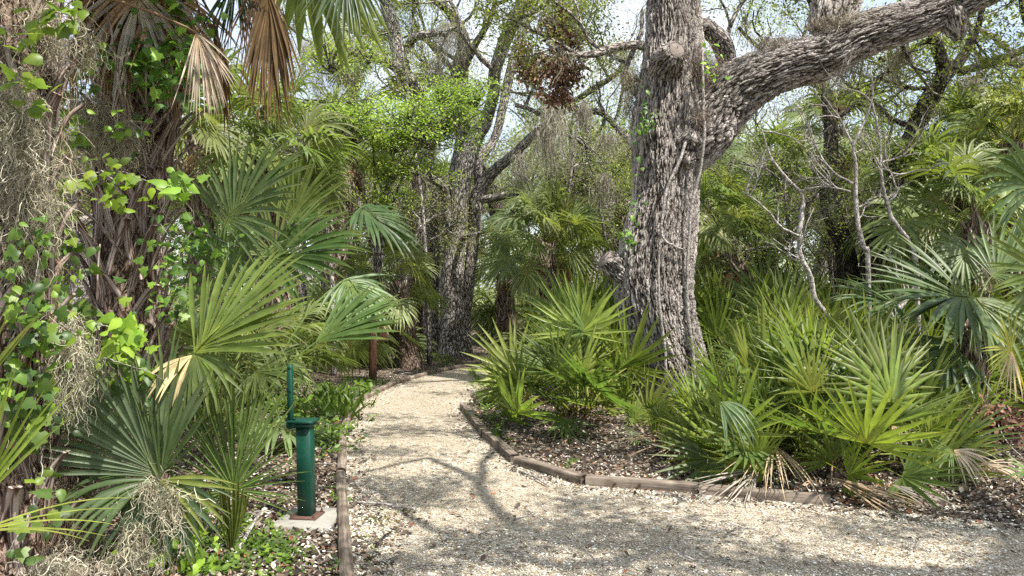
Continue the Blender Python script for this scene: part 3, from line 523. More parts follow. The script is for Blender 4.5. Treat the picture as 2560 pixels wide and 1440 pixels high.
def hang(P, n, ln, width=0.012, k=7, per=16, sig=0.04, g=None, cols=MO, rng=None):
    rng = rng or rmoss; i = rng.integers(0, len(P), n); c = np.repeat(P[i], per, 0) + rng.normal(0, sig, (n * per, 3)) * (1.6, 1.6, 0.5); L_ = np.repeat(rng.lognormal(math.log(ln), 0.4, n), per) * rng.uniform(0.3, 1.1, n * per)
    strands(g or MOSSG, c, L_, k + 2, 0.42, 0.5, width, pal(rng, n * per, cols), rng, np.tile([0, 0, -1.0], (n * per, 1)))

# --- the big oak
def lumps(seed, flare=0.0, amp=0.05):
    rng = rg(seed); ph = rng.uniform(0, 6.28, 8)
    def f(P, th):
        z = P[:, 2][:, None]; s = np.arange(len(P))[:, None] / len(P) * 9
        r = 1 + amp * np.sin(2 * th[None] + s * 0.9 + ph[0]) + amp * 0.7 * np.sin(3 * th[None] - s * 1.7 + ph[1]) + amp * 0.5 * np.sin(5 * th[None] + s * 2.3 + ph[2]) + amp * .4 * np.sin(s * 4 + ph[3])
        return r + flare * np.exp(-np.clip(z, 0, 9) / 0.35) * (1 + 0.4 * np.sin(5 * th[None] + ph[4]))
    return f
oak = root('live_oak', Gp(1695, 1003), 'massive furrowed oak leaning over the path with a huge limb reaching right', 'oak tree')
TR = [(1722, 1060, 200, 10), (1700, 1000, 178, 10), (1676, 900, 174, 10), (1645, 800, 186, 10), (1634, 700, 202, 10), (1645, 600, 186, 10), (1663, 500, 166, 10), (1668, 400, 170, 10), (1672, 300, 172, 10), (1677, 200, 150, 10), (1682, 100, 132, 10), (1682, 0, 126, 10), (1690, -150, 118, 10), (1720, -400, 100, 9.8), (1760, -700, 80, 9.4)]
g = Geo(); P, R = pxpath(TR, 1050); tube(g, P, R, 300, lump=lumps(4, 0.16, 0.035)); g.build('trunk', M_BARK, oak, True)
LB = [(1690, 400, 130, 10.0), (1745, 330, 165, 9.95), (1800, 262, 158, 9.9), (1860, 212, 138, 9.8), (1950, 170, 122, 9.65), (2060, 138, 118, 9.5), (2150, 92, 112, 9.35), (2280, 52, 94, 9.15), (2400, 5, 78, 9.0), (2560, -75, 66, 8.7), (2760, -190, 60, 8.2), (3000, -420, 50, 7.6), (3150, -800, 40, 7.0)]
g = Geo(); P, R = pxpath(LB, 760); tube(g, P, R, 230, lump=lumps(9, 0, 0.045)); g.build('limb', M_BARK, oak, True); LIMB = P
LB2 = [(2075, 130, 80, 9.5), (2080, 60, 112, 9.55), (2095, -10, 108, 9.6), (2130, -120, 90, 9.7), (2210, -330, 76, 9.4), (2260, -640, 55, 9.0)]
g = Geo(); P, R = pxpath(LB2, 260); tube(g, P, R, 150, lump=lumps(12, 0, 0.05)); g.build('limb', M_BARK, oak, True); LIMB2 = P
g = Geo(); P, R = pxpath([(1620, 720, 110, 10.0), (1570, 690, 70, 9.85), (1540, 668, 56, 9.8), (1513, 650, 50, 9.75)], 90); tube(g, P, R, 90, lump=lumps(15, 0, 0.07)); st_ = g.build('limb_stub', M_BARK, oak, True)
g = Geo(); e = W(1511, 649, 9.75); dr = unit(P[-1] - P[-4]); tube(g, [e - dr * .01, e + dr * 0.012], [0.125, 0.11], 14); g.build('cut_end', M_CUT, st_)
g = Geo(); P, R = pxpath([(1668, 200, 90, 9.9), (1672, 160, 80, 9.65), (1684, 136, 66, 9.45), (1692, 126, 52, 9.36)], 70); tube(g, P, R, 80, lump=lumps(16, 0, 0.08)); kn = g.build('limb_stub', M_BARK, oak, True)
g = Geo(); e = P[-1]; dr = unit(P[-1] - P[-4]); tube(g, [e - dr * .01, e + dr * 0.008], [0.11, 0.09], 14); g.build('cut_end', M_CUT, kn)
for (a, b, w_, d_) in ((1725, 345, 50, 9.56), (1715, 395, 40, 9.58)):
    g = Geo(); P, R = pxpath([(a - 4, b + 22, w_ * .7, d_ + .1), (a, b, w_ * 1.1, d_), (a + 10, b - 18, w_ * 0.5, d_ - .06)], 40); tube(g, P, R, 50, lump=lumps(int(a), 0, 0.1)); g.build('burl', M_BARK, oak, True)
g = Geo(); P, R = pxpath([(2368, 8, 44, 9.0), (2380, 45, 58, 9.0), (2392, 80, 44, 9.0), (2396, 100, 14, 9.0)], 50); tube(g, P, R, 60, lump=lumps(31, 0, 0.08)); g.build('burl', M_BARK, oak, True)
# lesser branches of the big oak
T = Tree(41)
def br(T, pts, sides=9, dens=7, wob=0.012):
    P, R = pxpath(pts, dens=dens); P = P + np.cumsum(T.rng.normal(0, wob, P.shape), 0) * 0.4; tube(T.g, P, R, sides, cap=True); T.mid.append(P); return P
B1 = br(T, [(1640, 130, 26, 10), (1590, 112, 22, 10), (1530, 118, 22, 10), (1480, 132, 19, 9.9), (1420, 128, 13, 9.8), (1370, 100, 8, 9.7)])
B2 = br(T, [(1760, 60, 40, 10.3), (1800, 110, 52, 10.6), (1812, 160, 48, 10.8), (1790, 210, 40, 10.9)])
B3 = br(T, [(1620, 260, 30, 10.2), (1560, 190, 14, 10.6), (1590, 90, 12, 10.8), (1600, 20, 9, 11)])
for (p, d_, l, r) in ((B1[20], (-.6, -.2, .5), 1.6, .03), (B1[30], (-.7, 0, -.1), 1.2, .025), (B2[10], (.5, .3, .7), 1.8, .04), (B3[12], (-.5, .2, .5), 1.3, .025)): T.grow(p, d_, l, r, 2, 4)
for f, d_, l, r in ((0.42, (.2, .5, .9), 2.0, .05), (.55, (.5, .4, -.2), 1.5, .03), (.66, (.3, -.2, -.5), 1.0, .02)): T.grow(LIMB[int(f * len(LIMB))], d_, l, r, 2, 4)
# upper crown, then unseen boughs added over the path to cast its shadows
for p, d_, l, r, lv in ((LIMB[755], (.7, .5, .6), 3.0, .09, 3), (LIMB2[200], (.7, .5, .5), 2.6, .08, 3)): T.grow(p, d_, l, r, lv, 4, 0.3, 0.06, 0.68)
tp = W(1760, -700, 9.4)
for d_ in ((.9, .5, .6),): T.grow(tp, d_, 3.0, .13, 3, 4, 0.3, 0.03, 0.7)
def over(px, py, z): return Gp(px, py) + np.array(SUN) * (z / SUN.z)  # caster point up the sun ray from a wanted shadow spot
def bough(pts, r0, r1):
    P = catmull([np.asarray(p) for p in pts], 12 * len(pts)); P = P + np.cumsum(T.rng.normal(0, .02, P.shape), 0) * .5; tube(T.g, P, np.linspace(r0, r1, len(P)), 9, cap=False); return P
L0 = LIMB[700]
Q1 = bough([L0, over(2500, 1330, 6.6), over(1950, 1405, 6.4), over(1600, 1350, 6.3), over(1360, 1335, 6.2), over(1240, 1270, 6.2), over(1175, 1180, 6.2), over(1240, 1090, 6.3)], .12, .03)
Q2 = bough([over(1700, 1365, 6.3), over(1400, 1420, 6.3), over(1150, 1345, 6.2), over(1020, 1265, 6.1), over(930, 1210, 6.1)], .06, .02)
Q3 = bough([over(1190, 1200, 6.2), over(1090, 1150, 6.2), over(1000, 1165, 6.2), over(880, 1190, 6.2)], .045, .02)
Q4 = bough([over(1950, 1405, 6.4), over(2150, 1480, 6.5), over(1900, 1600, 6.6)], .07, .03)
Q5 = bough([over(1240, 1110, 6.2), over(1100, 1080, 6.3), over(930, 1075, 6.3)], .035, .015)
Q6 = bough([over(2500, 1330, 6.6), over(2300, 1310, 6.7), over(2150, 1230, 6.9), over(1800, 1060, 7.0)], .07, .03)
DAPPLE = []  # unseen leaf clumps, placed and thinned for the dappled shade they throw
for (px, py, w_, h_, n) in ((1000, 1080, 260, 14, 420), (930, 1045, 200, 8, 220), (960, 1135, 150, 18, 240), (930, 1210, 120, 26, 320), (1030, 1245, 150, 30, 300), (1250, 1370, 220, 36, 380), (1380, 1330, 260, 34, 420), (1600, 1330, 260, 34, 420), (1750, 1400, 300, 44, 300), (1960, 1430, 260, 40, 180), (1530, 1260, 180, 20, 260), (2300, 1330, 300, 24, 360), (2450, 1290, 240, 20, 160), (2480, 1410, 240, 40, 120), (1000, 1420, 160, 44, 320), (1130, 1200, 70, 20, 120), (1560, 1440, 260, 40, 120), (1080, 960, 200, 6, 160), (1130, 985, 160, 6, 160), (1700, 1060, 200, 12, 260), (2150, 1100, 240, 20, 240), (1330, 1120, 100, 20, 200), (1500, 1140, 120, 16, 200)):
    for q in range(max(4, n // 19)): DAPPLE.append((over(px + T.rng.normal(0, .45) * w_, py + T.rng.normal(0, .45) * h_, T.rng.uniform(5.9, 6.6)), 26))
T.g.build('branches', M_BARK2, oak, True)
gl = T.leaves(15, 0.058, 0.2, maxn=90000)
for c_, n_ in DAPPLE: scatter(gl, lfT, lfF, c_ + T.rng.normal(0, .13, (n_, 3)), *axes(T.rng, n_, (.3, -.3, 1), .5), T.rng.uniform(.06, .095, n_), pal(T.rng, n_, OAKC))
gl.build('foliage', M_LEAF, oak)
for PP in (B1, B3): hang(PP, 16, 0.22, 0.008)
hang(LIMB[300:700], 22, 0.16, 0.008); 
OAKT = T

# --- forked oak at the bend
def oaktree(name, label, base, limbs, seed, grow, matl=None, leaves=(9, 0.05, 0.18), cols=OAKC, group=None, moss=20, keep=None, sides=14, nearer=0.0):
    limbs = [[(a, b + (72 if (nearer and b > 860) else 0), w, d_ - nearer) for a, b, w, d_ in l] for l in limbs]
    t = root(name, base, label, 'oak tree', group); T = Tree(seed)
    for pts in limbs: br(T, pts, sides, 8)
    ends = [m[-1] for m in T.mid]; m0 = list(T.mid); T.g.build('trunk', matl or M_BARK2, t, True); T.g = Geo()
    for (li, f, d_, l, r, lv) in grow: T.grow(m0[li][min(len(m0[li]) - 1, int(f * len(m0[li])))], d_, l, r, lv, 4)
    if grow: T.g.build('branches', matl or M_BARK2, t, True)
    if leaves and T.tw: T.leaves(leaves[0], leaves[1], leaves[2], cols, keep=keep).build('foliage', M_LEAF, t)
    if moss: hang(np.concatenate(T.mid), moss, 0.4, 0.012)
    return t, T, m0
D2 = 16.2
f2, T2, m2 = oaktree('live_oak', 'forked grey oak with twin trunks standing at the far bend of the path', Gp(1140, 892), [
    [(1128, 900, 74, D2), (1130, 860, 62, D2), (1136, 780, 58, D2), (1132, 700, 60, D2), (1143, 600, 50, D2), (1152, 500, 48, D2), (1172, 400, 50, D2), (1192, 350, 44, D2), (1222, 300, 34, D2), (1238, 240, 30, D2 - .3), (1243, 170, 32, D2 - .6), (1268, 90, 34, D2 - .8), (1300, 20, 34, D2 - 1), (1335, -80, 34, D2 - 1)],
    [(1160, 895, 50, D2 + .1), (1165, 820, 36, D2 + .1), (1176, 720, 30, D2 + .2), (1188, 600, 32, D2 + .2), (1200, 490, 38, D2 + .3), (1238, 430, 30, D2 + .2), (1290, 388, 26, D2), (1330, 345, 22, D2 - .2), (1368, 312, 16, D2 - .4), (1340, 285, 12, D2 - .5), (1290, 270, 10, D2 - .5)],
    [(1205, 500, 20, D2), (1250, 492, 20, D2 - .3), (1290, 482, 16, D2 - .5), (1320, 440, 11, D2 - .5)],
    [(1140, 600, 34, D2), (1112, 510, 32, D2), (1100, 460, 26, D2 - .2), (1060, 440, 16, D2 - .4), (1010, 425, 10, D2 - .6)],
    [(1195, 500, 24, D2 + .3), (1200, 400, 20, D2 + .5), (1240, 330, 22, D2 + .7), (1290, 120, 24, D2 + .9), (1340, 0, 20, D2 + 1)],
    [(1110, 500, 30, D2 + .1), (1130, 440, 22, D2 + .2), (1150, 330, 16, D2 + .5), (1155, 200, 14, D2 + .5)],
    [(1150, 600, 14, D2), (1175, 588, 12, D2 - .5), (1210, 580, 7, D2 - .7)]], 51,
    [(0, .75, (-.8, -.3, .3), 2.2, .06, 2), (0, .9, (.8, 0, .4), 2.2, .06, 2), (1, .7, (.6, 0, .6), 1.8, .05, 2), (1, .95, (.3, 0, .9), 1.5, .04, 2), (4, .8, (.7, .3, .3), 2.2, .05, 2), (5, .9, (-.6, .3, .6), 2.2, .05, 2), (5, .6, (.5, .3, .6), 2, .05, 2), (0, .99, (.3, .5, .8), 2.5, .08, 3)], leaves=(11, .055, .24), moss=46)
# bright spray of new leaves on the forked oak's low branch
def spray(t, blobs, n, size, cols, seed, name='foliage', matl=None, sig=0.5, twig=True):
    rng = rg(seed); g = Geo(); gt = Geo()
    for (px, py, w_, h_, d_) in blobs:
        c = W(px, py, d_); sx, sz = w_ * d_ / F / 2, h_ * d_ / F / 2; m = max(6, int(n * w_ * h_ / sum(b[2] * b[3] for b in blobs)))
        nc = max(3, m // 30); cc = c + rng.normal(0, 1, (nc, 3)) * (sx * .55, sx * .5, sz * .5); i = rng.integers(0, nc, m); pos = cc[i] + rng.normal(0, 0.105, (m, 3)) * (1, 1, .75)
        A = axes(rng, m, (0.3, -0.5, 1), 0.55, -0.1); scatter(g, lfT, lfF, pos, *A, rng.uniform(.7, 1.3, m) * size, pal(rng, m, cols, [4, 3, 2][:len(cols)]) * (1 + rng.normal(0, .15, nc))[i][:, None])
        if twig:
            for q in cc[::1]: P = catmull([c + (0, 0, -sz), (c + q) / 2 + rng.normal(0, .08, 3), q], 5); tube(gt, P, np.linspace(.012, .004, 5), 4, cap=False)
    g.build(name, matl or M_LEAF, t)
    if twig: gt.build('twigs', M_BARK2, t)
NEWL = [(0.24, 0.37, 0.05), (0.33, 0.45, 0.075), (0.15, 0.25, 0.04)]
spt = root('leafy_sapling', (W(1100, 300, 12.8) * [1, 1, 0]) + (-1.2, .6, 0), 'slender sapling with flat sprays of bright lime-green new leaves left of forked oak', 'sapling')
g = Geo(); bs = np.array(spt.location)
for tgt in ((850, 330), (930, 300), (1040, 290), (1150, 290), (1190, 250), (1000, 420), (980, 470)):
    e = W(tgt[0], tgt[1], 12.8); P = catmull([bs, bs + (e - bs) * (.1, .3, .55) + (0, .1, 0), bs + (e - bs) * (.55, .7, .9), e], 16); tube(g, P, np.linspace(.035, .008, 16), 6)
g.build('trunk', M_BARK2, spt, True)
spray(spt, [(1120, 285, 240, 110, 12.8), (1010, 300, 260, 110, 12.8), (880, 315, 190, 100, 12.4), (830, 290, 120, 60, 12.3), (1190, 230, 110, 90, 12.9), (1060, 345, 260, 50, 12.6), (860, 350, 120, 50, 12.7), (1100, 235, 90, 70, 13)], 10500, 0.064, NEWL, 61)
spray(spt, [(1010, 415, 100, 60, 12.6), (960, 440, 80, 90, 12.6), (1075, 425, 80, 50, 12.6), (935, 500, 70, 50, 12.6), (1010, 505, 60, 40, 12.5), (980, 360, 120, 50, 12.6), (830, 140, 150, 90, 12.2), (920, 130, 60, 60, 12.2)], 3600, 0.066, NEWL, 62)

# --- other nearer trees
D3 = 15
oaktree('live_oak', 'pale grey oak leaning left behind the lime-green sapling', Gp(1075, 905), [
    [(1085, 905, 52, D3 + 2), (1075, 600, 46, D3 + 2), (1060, 350, 44, D3 + 1.6), (1045, 250, 42, D3 + 1.2), (1010, 185, 40, D3 + 1), (990, 110, 36, D3 + 1), (962, 10, 34, D3 + 1), (940, -80, 30, D3 + 1)],
    [(1058, 255, 30, D3 + 1), (1030, 205, 28, D3 + .6), (985, 165, 26, D3 + .4), (940, 142, 24, D3), (905, 132, 18, D3), (850, 112, 12, D3 - .2), (780, 100, 9, D3 - .4)],
    [(1015, 130, 18, D3 + 1), (1030, 100, 20, D3 + .8), (1070, 86, 18, D3 + .5), (1115, 88, 12, D3 + .4)]], 52,
    [(0, .9, (.6, -.2, .5), 2.2, .06, 3), (1, .7, (-.3, -.2, .6), 1.6, .04, 2), (2, .9, (.5, 0, .5), 1.6, .04, 2), (1, .95, (-.8, 0, -.1), 1.4, .03, 2)], leaves=(13, .055, .24), moss=40)
oaktree('live_oak', 'dark knotty oak whose upper trunk rises between the two pale limbs', Gp(1275, 867), [
    [(1275, 880, 46, 19), (1240, 520, 36, 19), (1165, 360, 38, 18.5), (1150, 190, 42, 18), (1160, 110, 34, 18), (1130, 40, 26, 18), (1090, 0, 20, 18)], [(1160, 170, 20, 18), (1190, 110, 18, 17.8), (1230, 40, 14, 17.5), (1240, -20, 11, 17.5)], [(1150, 200, 16, 18), (1100, 140, 14, 17.8), (1060, 90, 11, 17.6)]], 53,
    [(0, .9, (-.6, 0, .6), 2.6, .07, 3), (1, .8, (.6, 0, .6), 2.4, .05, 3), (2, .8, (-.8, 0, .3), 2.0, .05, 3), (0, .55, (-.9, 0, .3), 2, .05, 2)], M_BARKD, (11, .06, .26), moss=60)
oaktree('live_oak', 'dark twisting oak with forked trunk beneath the end of the great limb', Gp(2172, 940), [
    [(2170, 870, 80, 17.5), (2190, 640, 66, 17.5), (2215, 560, 50, 17.4), (2245, 440, 46, 17.3), (2290, 330, 44, 17.2), (2325, 265, 42, 17), (2370, 200, 38, 17), (2415, 150, 26, 17), (2450, 80, 16, 17), (2470, 10, 12, 17)],
    [(2330, 265, 30, 17), (2362, 190, 30, 16.6), (2350, 120, 30, 16.4), (2335, 70, 24, 16.4), (2360, 40, 14, 16.3)],
    [(2300, 320, 18, 17.2), (2240, 300, 12, 17.4), (2200, 260, 9, 17.5)],
    [(2400, 180, 20, 17), (2480, 155, 22, 17), (2560, 120, 18, 17), (2650, 60, 14, 17)],
    [(2345, 90, 15, 16.5), (2290, 120, 14, 16.5), (2230, 145, 15, 16.3), (2190, 155, 14, 16.2)]], 54,
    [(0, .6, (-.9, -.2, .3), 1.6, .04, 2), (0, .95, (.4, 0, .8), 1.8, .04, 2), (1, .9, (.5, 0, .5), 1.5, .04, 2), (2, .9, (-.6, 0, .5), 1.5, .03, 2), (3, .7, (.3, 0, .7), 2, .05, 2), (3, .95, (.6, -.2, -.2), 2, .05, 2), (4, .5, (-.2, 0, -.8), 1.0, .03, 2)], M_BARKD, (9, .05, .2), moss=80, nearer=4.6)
oaktree('live_oak', 'pale oak at the right frame edge with branches crossing the sky', Gp(2700, 890), [
    [(2700, 890, 80, 15.5), (2690, 500, 66, 15.5), (2640, 300, 50, 15.3), (2560, 170, 30, 15), (2480, 165, 22, 14.8), (2430, 215, 18, 14.6)], [(2640, 300, 36, 15.3), (2540, 262, 20, 15), (2520, 230, 16, 14.8), (2460, 245, 12, 14.6)], [(2690, 400, 30, 15.4), (2600, 330, 18, 15.2), (2530, 270, 12, 15), (2500, 250, 10, 15)]], 55,
    [(0, .85, (-.6, 0, .5), 1.6, .04, 2), (0, .6, (-.3, 0, .9), 2.5, .07, 3), (1, .6, (-.3, 0, -.4), 1.2, .03, 2), (2, .8, (-.7, 0, .2), 1.3, .03, 2)], None, (12, .06, .24), moss=60)
oaktree('live_oak', 'slanting dark trunk in the middle distance between the palmettos at right', Gp(2130, 946), [
    [(2130, 880, 56, 18), (2118, 680, 50, 18), (2098, 590, 46, 18), (2068, 500, 44, 18.2), (2072, 380, 36, 18.4), (2065, 280, 30, 18.5), (2040, 180, 24, 18.6)]], 56,
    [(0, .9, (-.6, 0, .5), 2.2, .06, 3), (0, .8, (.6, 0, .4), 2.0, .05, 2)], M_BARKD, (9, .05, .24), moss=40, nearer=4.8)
oaktree('live_oak', 'grey oak with drooping mossy branches between the palms and the great trunk', Gp(1420, 880), [
    [(1480, 880, 50, 20), (1470, 700, 44, 20), (1520, 520, 36, 20), (1515, 445, 34, 20), (1480, 380, 26, 20), (1450, 290, 22, 20), (1420, 262, 20, 20), (1370, 240, 12, 20)], [(1450, 290, 18, 20), (1500, 280, 16, 19.8), (1560, 340, 16, 19.6), (1620, 430, 16, 19.5)], [(1420, 262, 14, 20), (1470, 230, 16, 19.7), (1530, 190, 14, 19.5), (1580, 130, 12, 19.4)]], 57,
    [(0, .85, (-.8, 0, .3), 2.2, .05, 2), (1, .5, (.3, 0, .7), 2.0, .05, 2), (2, .6, (-.3, 0, .9), 2.2, .05, 3), (0, .6, (.7, 0, .5), 2, .05, 2), (0, .95, (-.6, 0, -.3), 1.6, .04, 2)], None, (10, .06, .28), moss=90)

# --- background oaks
def bgoak(seed):
    T = Tree(seed); r = T.rng; P = catmull([(0, 0, -.1), (r.normal(0, .3), r.normal(0, .3), 1.6), (r.normal(0, .6), r.normal(0, .6), 3.0)], 12); tube(T.g, P, np.linspace(.26, .19, 12), 10)
    for k in range(5): a = k * 1.26 + r.uniform(-.3, .3); T.grow(P[-1 - (k % 4)], (math.cos(a), math.sin(a), r.uniform(.35, 1.0)), r.uniform(2.2, 3.0), .12, 3, 4, 0.33, 0.05, 0.66)
    m1 = T.g.mesh('trunk', M_BARK2, smooth=True); m2 = T.leaves(4.0, .08, .26, wts=[3, 3, 2, 2], maxn=20000).mesh('crown', M_LEAF)
    gm = Geo(); hang(np.concatenate(T.mid), 110, 0.42, 0.016, 6, 14, .06, gm, rng=T.rng); m3 = gm.mesh('hanging_moss', M_MOSS); return m1, m2, m3
BG5 = [bgoak(200 + k) for k in range(5)]
rb = rg(8); spots = []
for (dd, n, off) in ((21, 8, 0), (26, 9, .5), (33, 11, 0), (43, 13, .4)):
    row = []
    for k in range(n): row.append((((k + .5 + off - n / 2) / n * 1.75 + rb.normal(0, .02)) * dd, dd + rb.normal(0, 1.4)))
    spots.append(row)
rn = ['nearest', 'second', 'third', 'farthest']
for ri, row in enumerate(spots):
    for k, (x, y) in enumerate(row):
        t = root('live_oak', (x, y, 0), 'moss-hung background oak, %s from left in the %s distant row' % (ORD[k], rn[ri]), 'oak tree', 'oaks in the background wood'); v = BG5[(k * 3 + ri * 2) % 5]
        sc = [1.08, 1.2, 1.4, 1.75][ri] * rb.uniform(.85, 1.15); t.rotation_euler = (0, 0, rb.uniform(0, 6.28)); t.scale = (sc,) * 3
        for nm, m in zip(('trunk', 'crown', 'hanging_moss'), v): o = bpy.data.objects.new(nm, m); S.collection.objects.link(o); o.parent = t
# far understorey: one leafy mass that closes the horizon
g = Geo(); r_ = rg(91); n = 90000; a = r_.uniform(-.95, .95, n); dd = r_.uniform(24, 60, n); x = np.tan(a * .85) * dd; lob = 1.6 + 1.2 * np.sin(x * .7) * np.sin(dd * .5 + x * .3) + .05 * dd; z = r_.uniform(0, 1, n) ** .8 * lob
scatter(g, lfT, lfF, np.stack([x, dd, z], 1), *axes(r_, n, (0, -.3, 1), .8), r_.uniform(.12, .28, n), pal(r_, n, OAKC, [3, 4, 1, 3])); tag(g.build('far_undergrowth', M_LEAF), 'far mass of low leafy undergrowth closing the wood behind the trees', 'undergrowth', kind='stuff')

# ------------------------------------------------------------------ cabbage palms
palm(1365, 610, 14.5, 'short-trunked fan palm with full round crown right of the forked oak', 301, 34, .95, 8, lo=-30)
palm(1262, 660, 18.5, 'small fan palm half hidden behind the forked oak trunks', 302, 22, .8, 5)
palm(850, 365, 14.8, 'tall cabbage palm with shaggy brown trunk left of the lime-green sapling', 303, 26, .95, 22, r=.2, boot=90)
palm(1060, 265, 17.5, 'tall palm crown showing above the lime-green leaves beside pale oak', 304, 22, .85, 8)
palm(985, 705, 14, 'drooping fan palm arching beside the forked oak at its left foot', 305, 22, .8, 8, lo=-45, boot=20)
palm(885, 140, 20, 'small distant palm crown high behind the oak branch at upper middle', 306, 22, .9, 4)
palm(500, 330, 10.5, 'palm with hanging grey-green fans right of the vine-covered trunk', 307, 22, .9, 8)
palm(660, 400, 11, 'fan palm with sunlit spreading fans behind the big left fronds', 308, 28, .95, 6)
palm(1085, 480, 20, 'slim palm standing behind the left fork of the oak', 309, 20, .8, 8)
palm(1790, 560, 14.5, 'fan palm with yellowing skirt just right of the great oak trunk', 310, 30, .9, 14, lo=-40)
palm(1560, 540, 16.5, 'palm crown peeping out behind the left side of the great trunk', 311, 22, .85, 6)
palm(2085, 330, 16, 'tall palm with shaggy reddish trunk right of centre', 312, 26, .9, 18, r=.2, boot=80)
palm(1930, 420, 18, 'fan palm with drooping crown beneath the great limb', 313, 26, .95, 10)
palm(2420, 380, 13, 'tall palm with dense dark crown near the right frame edge', 314, 32, .85, 8, lo=-45)
palm(2530, 360, 12, 'pale green palm crown at the far right edge', 315, 26, .85, 4, lo=-20)
palm(2330, 500, 12.5, 'palm with broad sunlit fans under the dark twisting oak', 316, 26, .95, 6)
palm(2440, 560, 10.5, 'leaning palm with sweeping fans above the right-hand palmettos', 317, 22, 1.0, 5)
palm(2180, 460, 19, 'distant palm between the bare shrub stems', 318, 24, .9, 6)
palm(1840, 640, 12.5, 'low palm with dead brown skirt behind the thicket right of the great oak', 319, 22, .8, 14)
k = 0
for (px, d, sc, nf, lab) in ((540, 7.2, .85, 14, 'dark fan fronds rising behind the bright folded fan at left'), (640, 9.2, .9, 16, 'young palm with upright fans behind the green post'),
    (745, 12.0, .95, 18, 'tall young palm with sunlit fans left of the sign post'), (925, 14.6, .85, 18, 'young palm behind the wooden sign post'), (850, 14.0, 1.0, 18, 'large young palm in the shade left of the path bend'), (1000, 18, .85, 16, 'young palm with hanging fans at left foot of forked oak'),
    (480, 9.5, .95, 16, 'young palm in the shade right of the shaggy left trunk'), (1060, 21, 1.1, 20, 'distant young palm seen left of the forked oak'), (1290, 20, 1.1, 20, 'distant young palm right of forked oak base'), (300, 9, 1.0, 16, 'shaded young palm behind the vine-covered trunk'), (120, 8, 1.0, 16, 'shaded young palm between the two left trunks'),
    (1390, 17.0, .9, 20, 'young palm in front of round-crowned fan palm')):
    k += 1; bigpalmetto(px, d, lab, 330 + k, nf, sc)

# ------------------------------------------------------------------ saw palmettos
fr = [(1425, 1068, .88, 26, 'full saw palmetto clump left of the great oak beside the path'), (1320, 1015, .66, 16, 'smaller saw palmetto leaning over the path bend'), (1905, 1160, .86, 24, 'bright saw palmetto overhanging the orange-brown timber'),
      (2085, 1200, .98, 26, 'largest bright saw palmetto spilling over the rightmost timber'), (1960, 1110, 1.0, 24, 'saw palmetto behind the two that overhang the right timbers'), (1640, 1115, .34, 11, 'low saw palmetto in front of the great oak foot'), (2190, 1130, .92, 22, 'saw palmetto at the right end of the bright foreground clump'),
      (1862, 1075, .66, 18, 'saw palmetto fanning across the right foot of the great oak'), (1462, 1005, .6, 16, 'saw palmetto tucked against the left foot of the great oak'), (1590, 978, .5, 14, 'shaded saw palmetto just behind the left side of the oak foot'), (2290, 1100, .8, 18, 'dull saw palmetto at the far right of the foreground clump'), (1985, 1195, .72, 16, 'low saw palmetto between the two largest bright ones'), (1745, 1165, .36, 13, 'small saw palmetto between the low one and the bright overhanging one')]
for k, (px, py, sc, nf, lab) in enumerate(fr): p = Gp(px, py); palmetto(p[0], p[1], lab, 400 + k, nf, sc, 'saw palmettos along the right timbers', 12, -16)
rp = rg(44); cells = []
for yy in np.arange(7.9, 17.5, 1.12):
    xr = 0.72 * yy; row = []
    for xx in np.arange(-0.1 if yy > 9.5 else 1.0, xr + .6, 1.12):
        x = xx + rp.uniform(-.35, .35); y = yy + rp.uniform(-.35, .35)
        if inpath(x, y) or pathdist(np.array(x), np.array(y)) < .55 or math.hypot(x - 2.2, y - 10) < 1.0 or (y < 10.3 and 1500 < 1280 + x / y * F < 1830) or (y > 13 and x < .9): continue
        row.append((x, y))
    cells.append(sorted(row))
for ri, row in enumerate(cells):
    for k, (x, y) in enumerate(row): palmetto(x, y, 'saw palmetto in the thicket behind the timbers, %s from left in the %s row back' % (ORD[k], ORD[ri]), 500 + ri * 20 + k, 13 if ri > 3 else 16, rp.uniform(.92, 1.15) * (1.0 if y < 10 else 1.2), 'saw palmettos of the thicket', 2, 15)

# ------------------------------------------------------------------ foreground fans (each on its own plant)
def plant(name, label, base, cat='palm', group=None): return root(name, base, label, cat, group)
def hero(t, hub, base, tipp, normal, R=None, matl=None, name='frond', **k):
    h_ = W(*hub); b_ = W(*base) if len(base) == 3 else np.asarray(base[:3]); e = W(*tipp); g = Geo(); frond(g, b_, h_, e - h_, normal, R or float(np.linalg.norm(e - h_)), **k); return g.build(name, matl or M_FROND, t)
lp = plant('young_cabbage_palm', 'broad sunlit palm with bright folded fan left of the green post', Gp(440, 1210) + (0, 0, 0))
hero(lp, (487, 882, 4.0), (420, 1180, 4.3), (660, 700, 4.15), (-.35, -.75, .45), R=.62, n=30, half=54, fused=.6, droop=.22, costa=.16, seed=1, col=(0.13, 0.185, 0.045), fold=.5, cup=.05, pet=.011, jit=.025)
hero(lp, (487, 885, 4.0), (487, 885, 4.0), (505, 1040, 3.9), (0, -1, .2), R=.36, n=15, half=75, fused=.4, droop=1.0, seed=2, col=(0.12, 0.17, 0.05), pet=0, wide=1.1)
hero(lp, (480, 888, 4.0), (480, 888, 4.0), (400, 950, 3.9), (0, -1, .2), R=.30, n=7, half=30, fused=.4, droop=.8, seed=3, col=(0.42, 0.33, 0.2), pet=0, matl=M_DRY, name='dead_frond')
hero(lp, (638, 835, 4.6), (500, 1150, 4.6), (700, 830, 4.5), (0, -.6, .8), R=.42, n=24, half=100, fused=.25, droop=1.1, seed=4, col=(0.13, 0.17, 0.06), pet=.008)
hero(lp, (790, 855, 5.1), (600, 1100, 4.8), (900, 790, 5.2), (-.2, -.6, .6), R=.56, n=20, half=36, fused=.62, droop=.3, costa=.12, seed=5, col=(0.075, 0.12, 0.035), pet=.009)
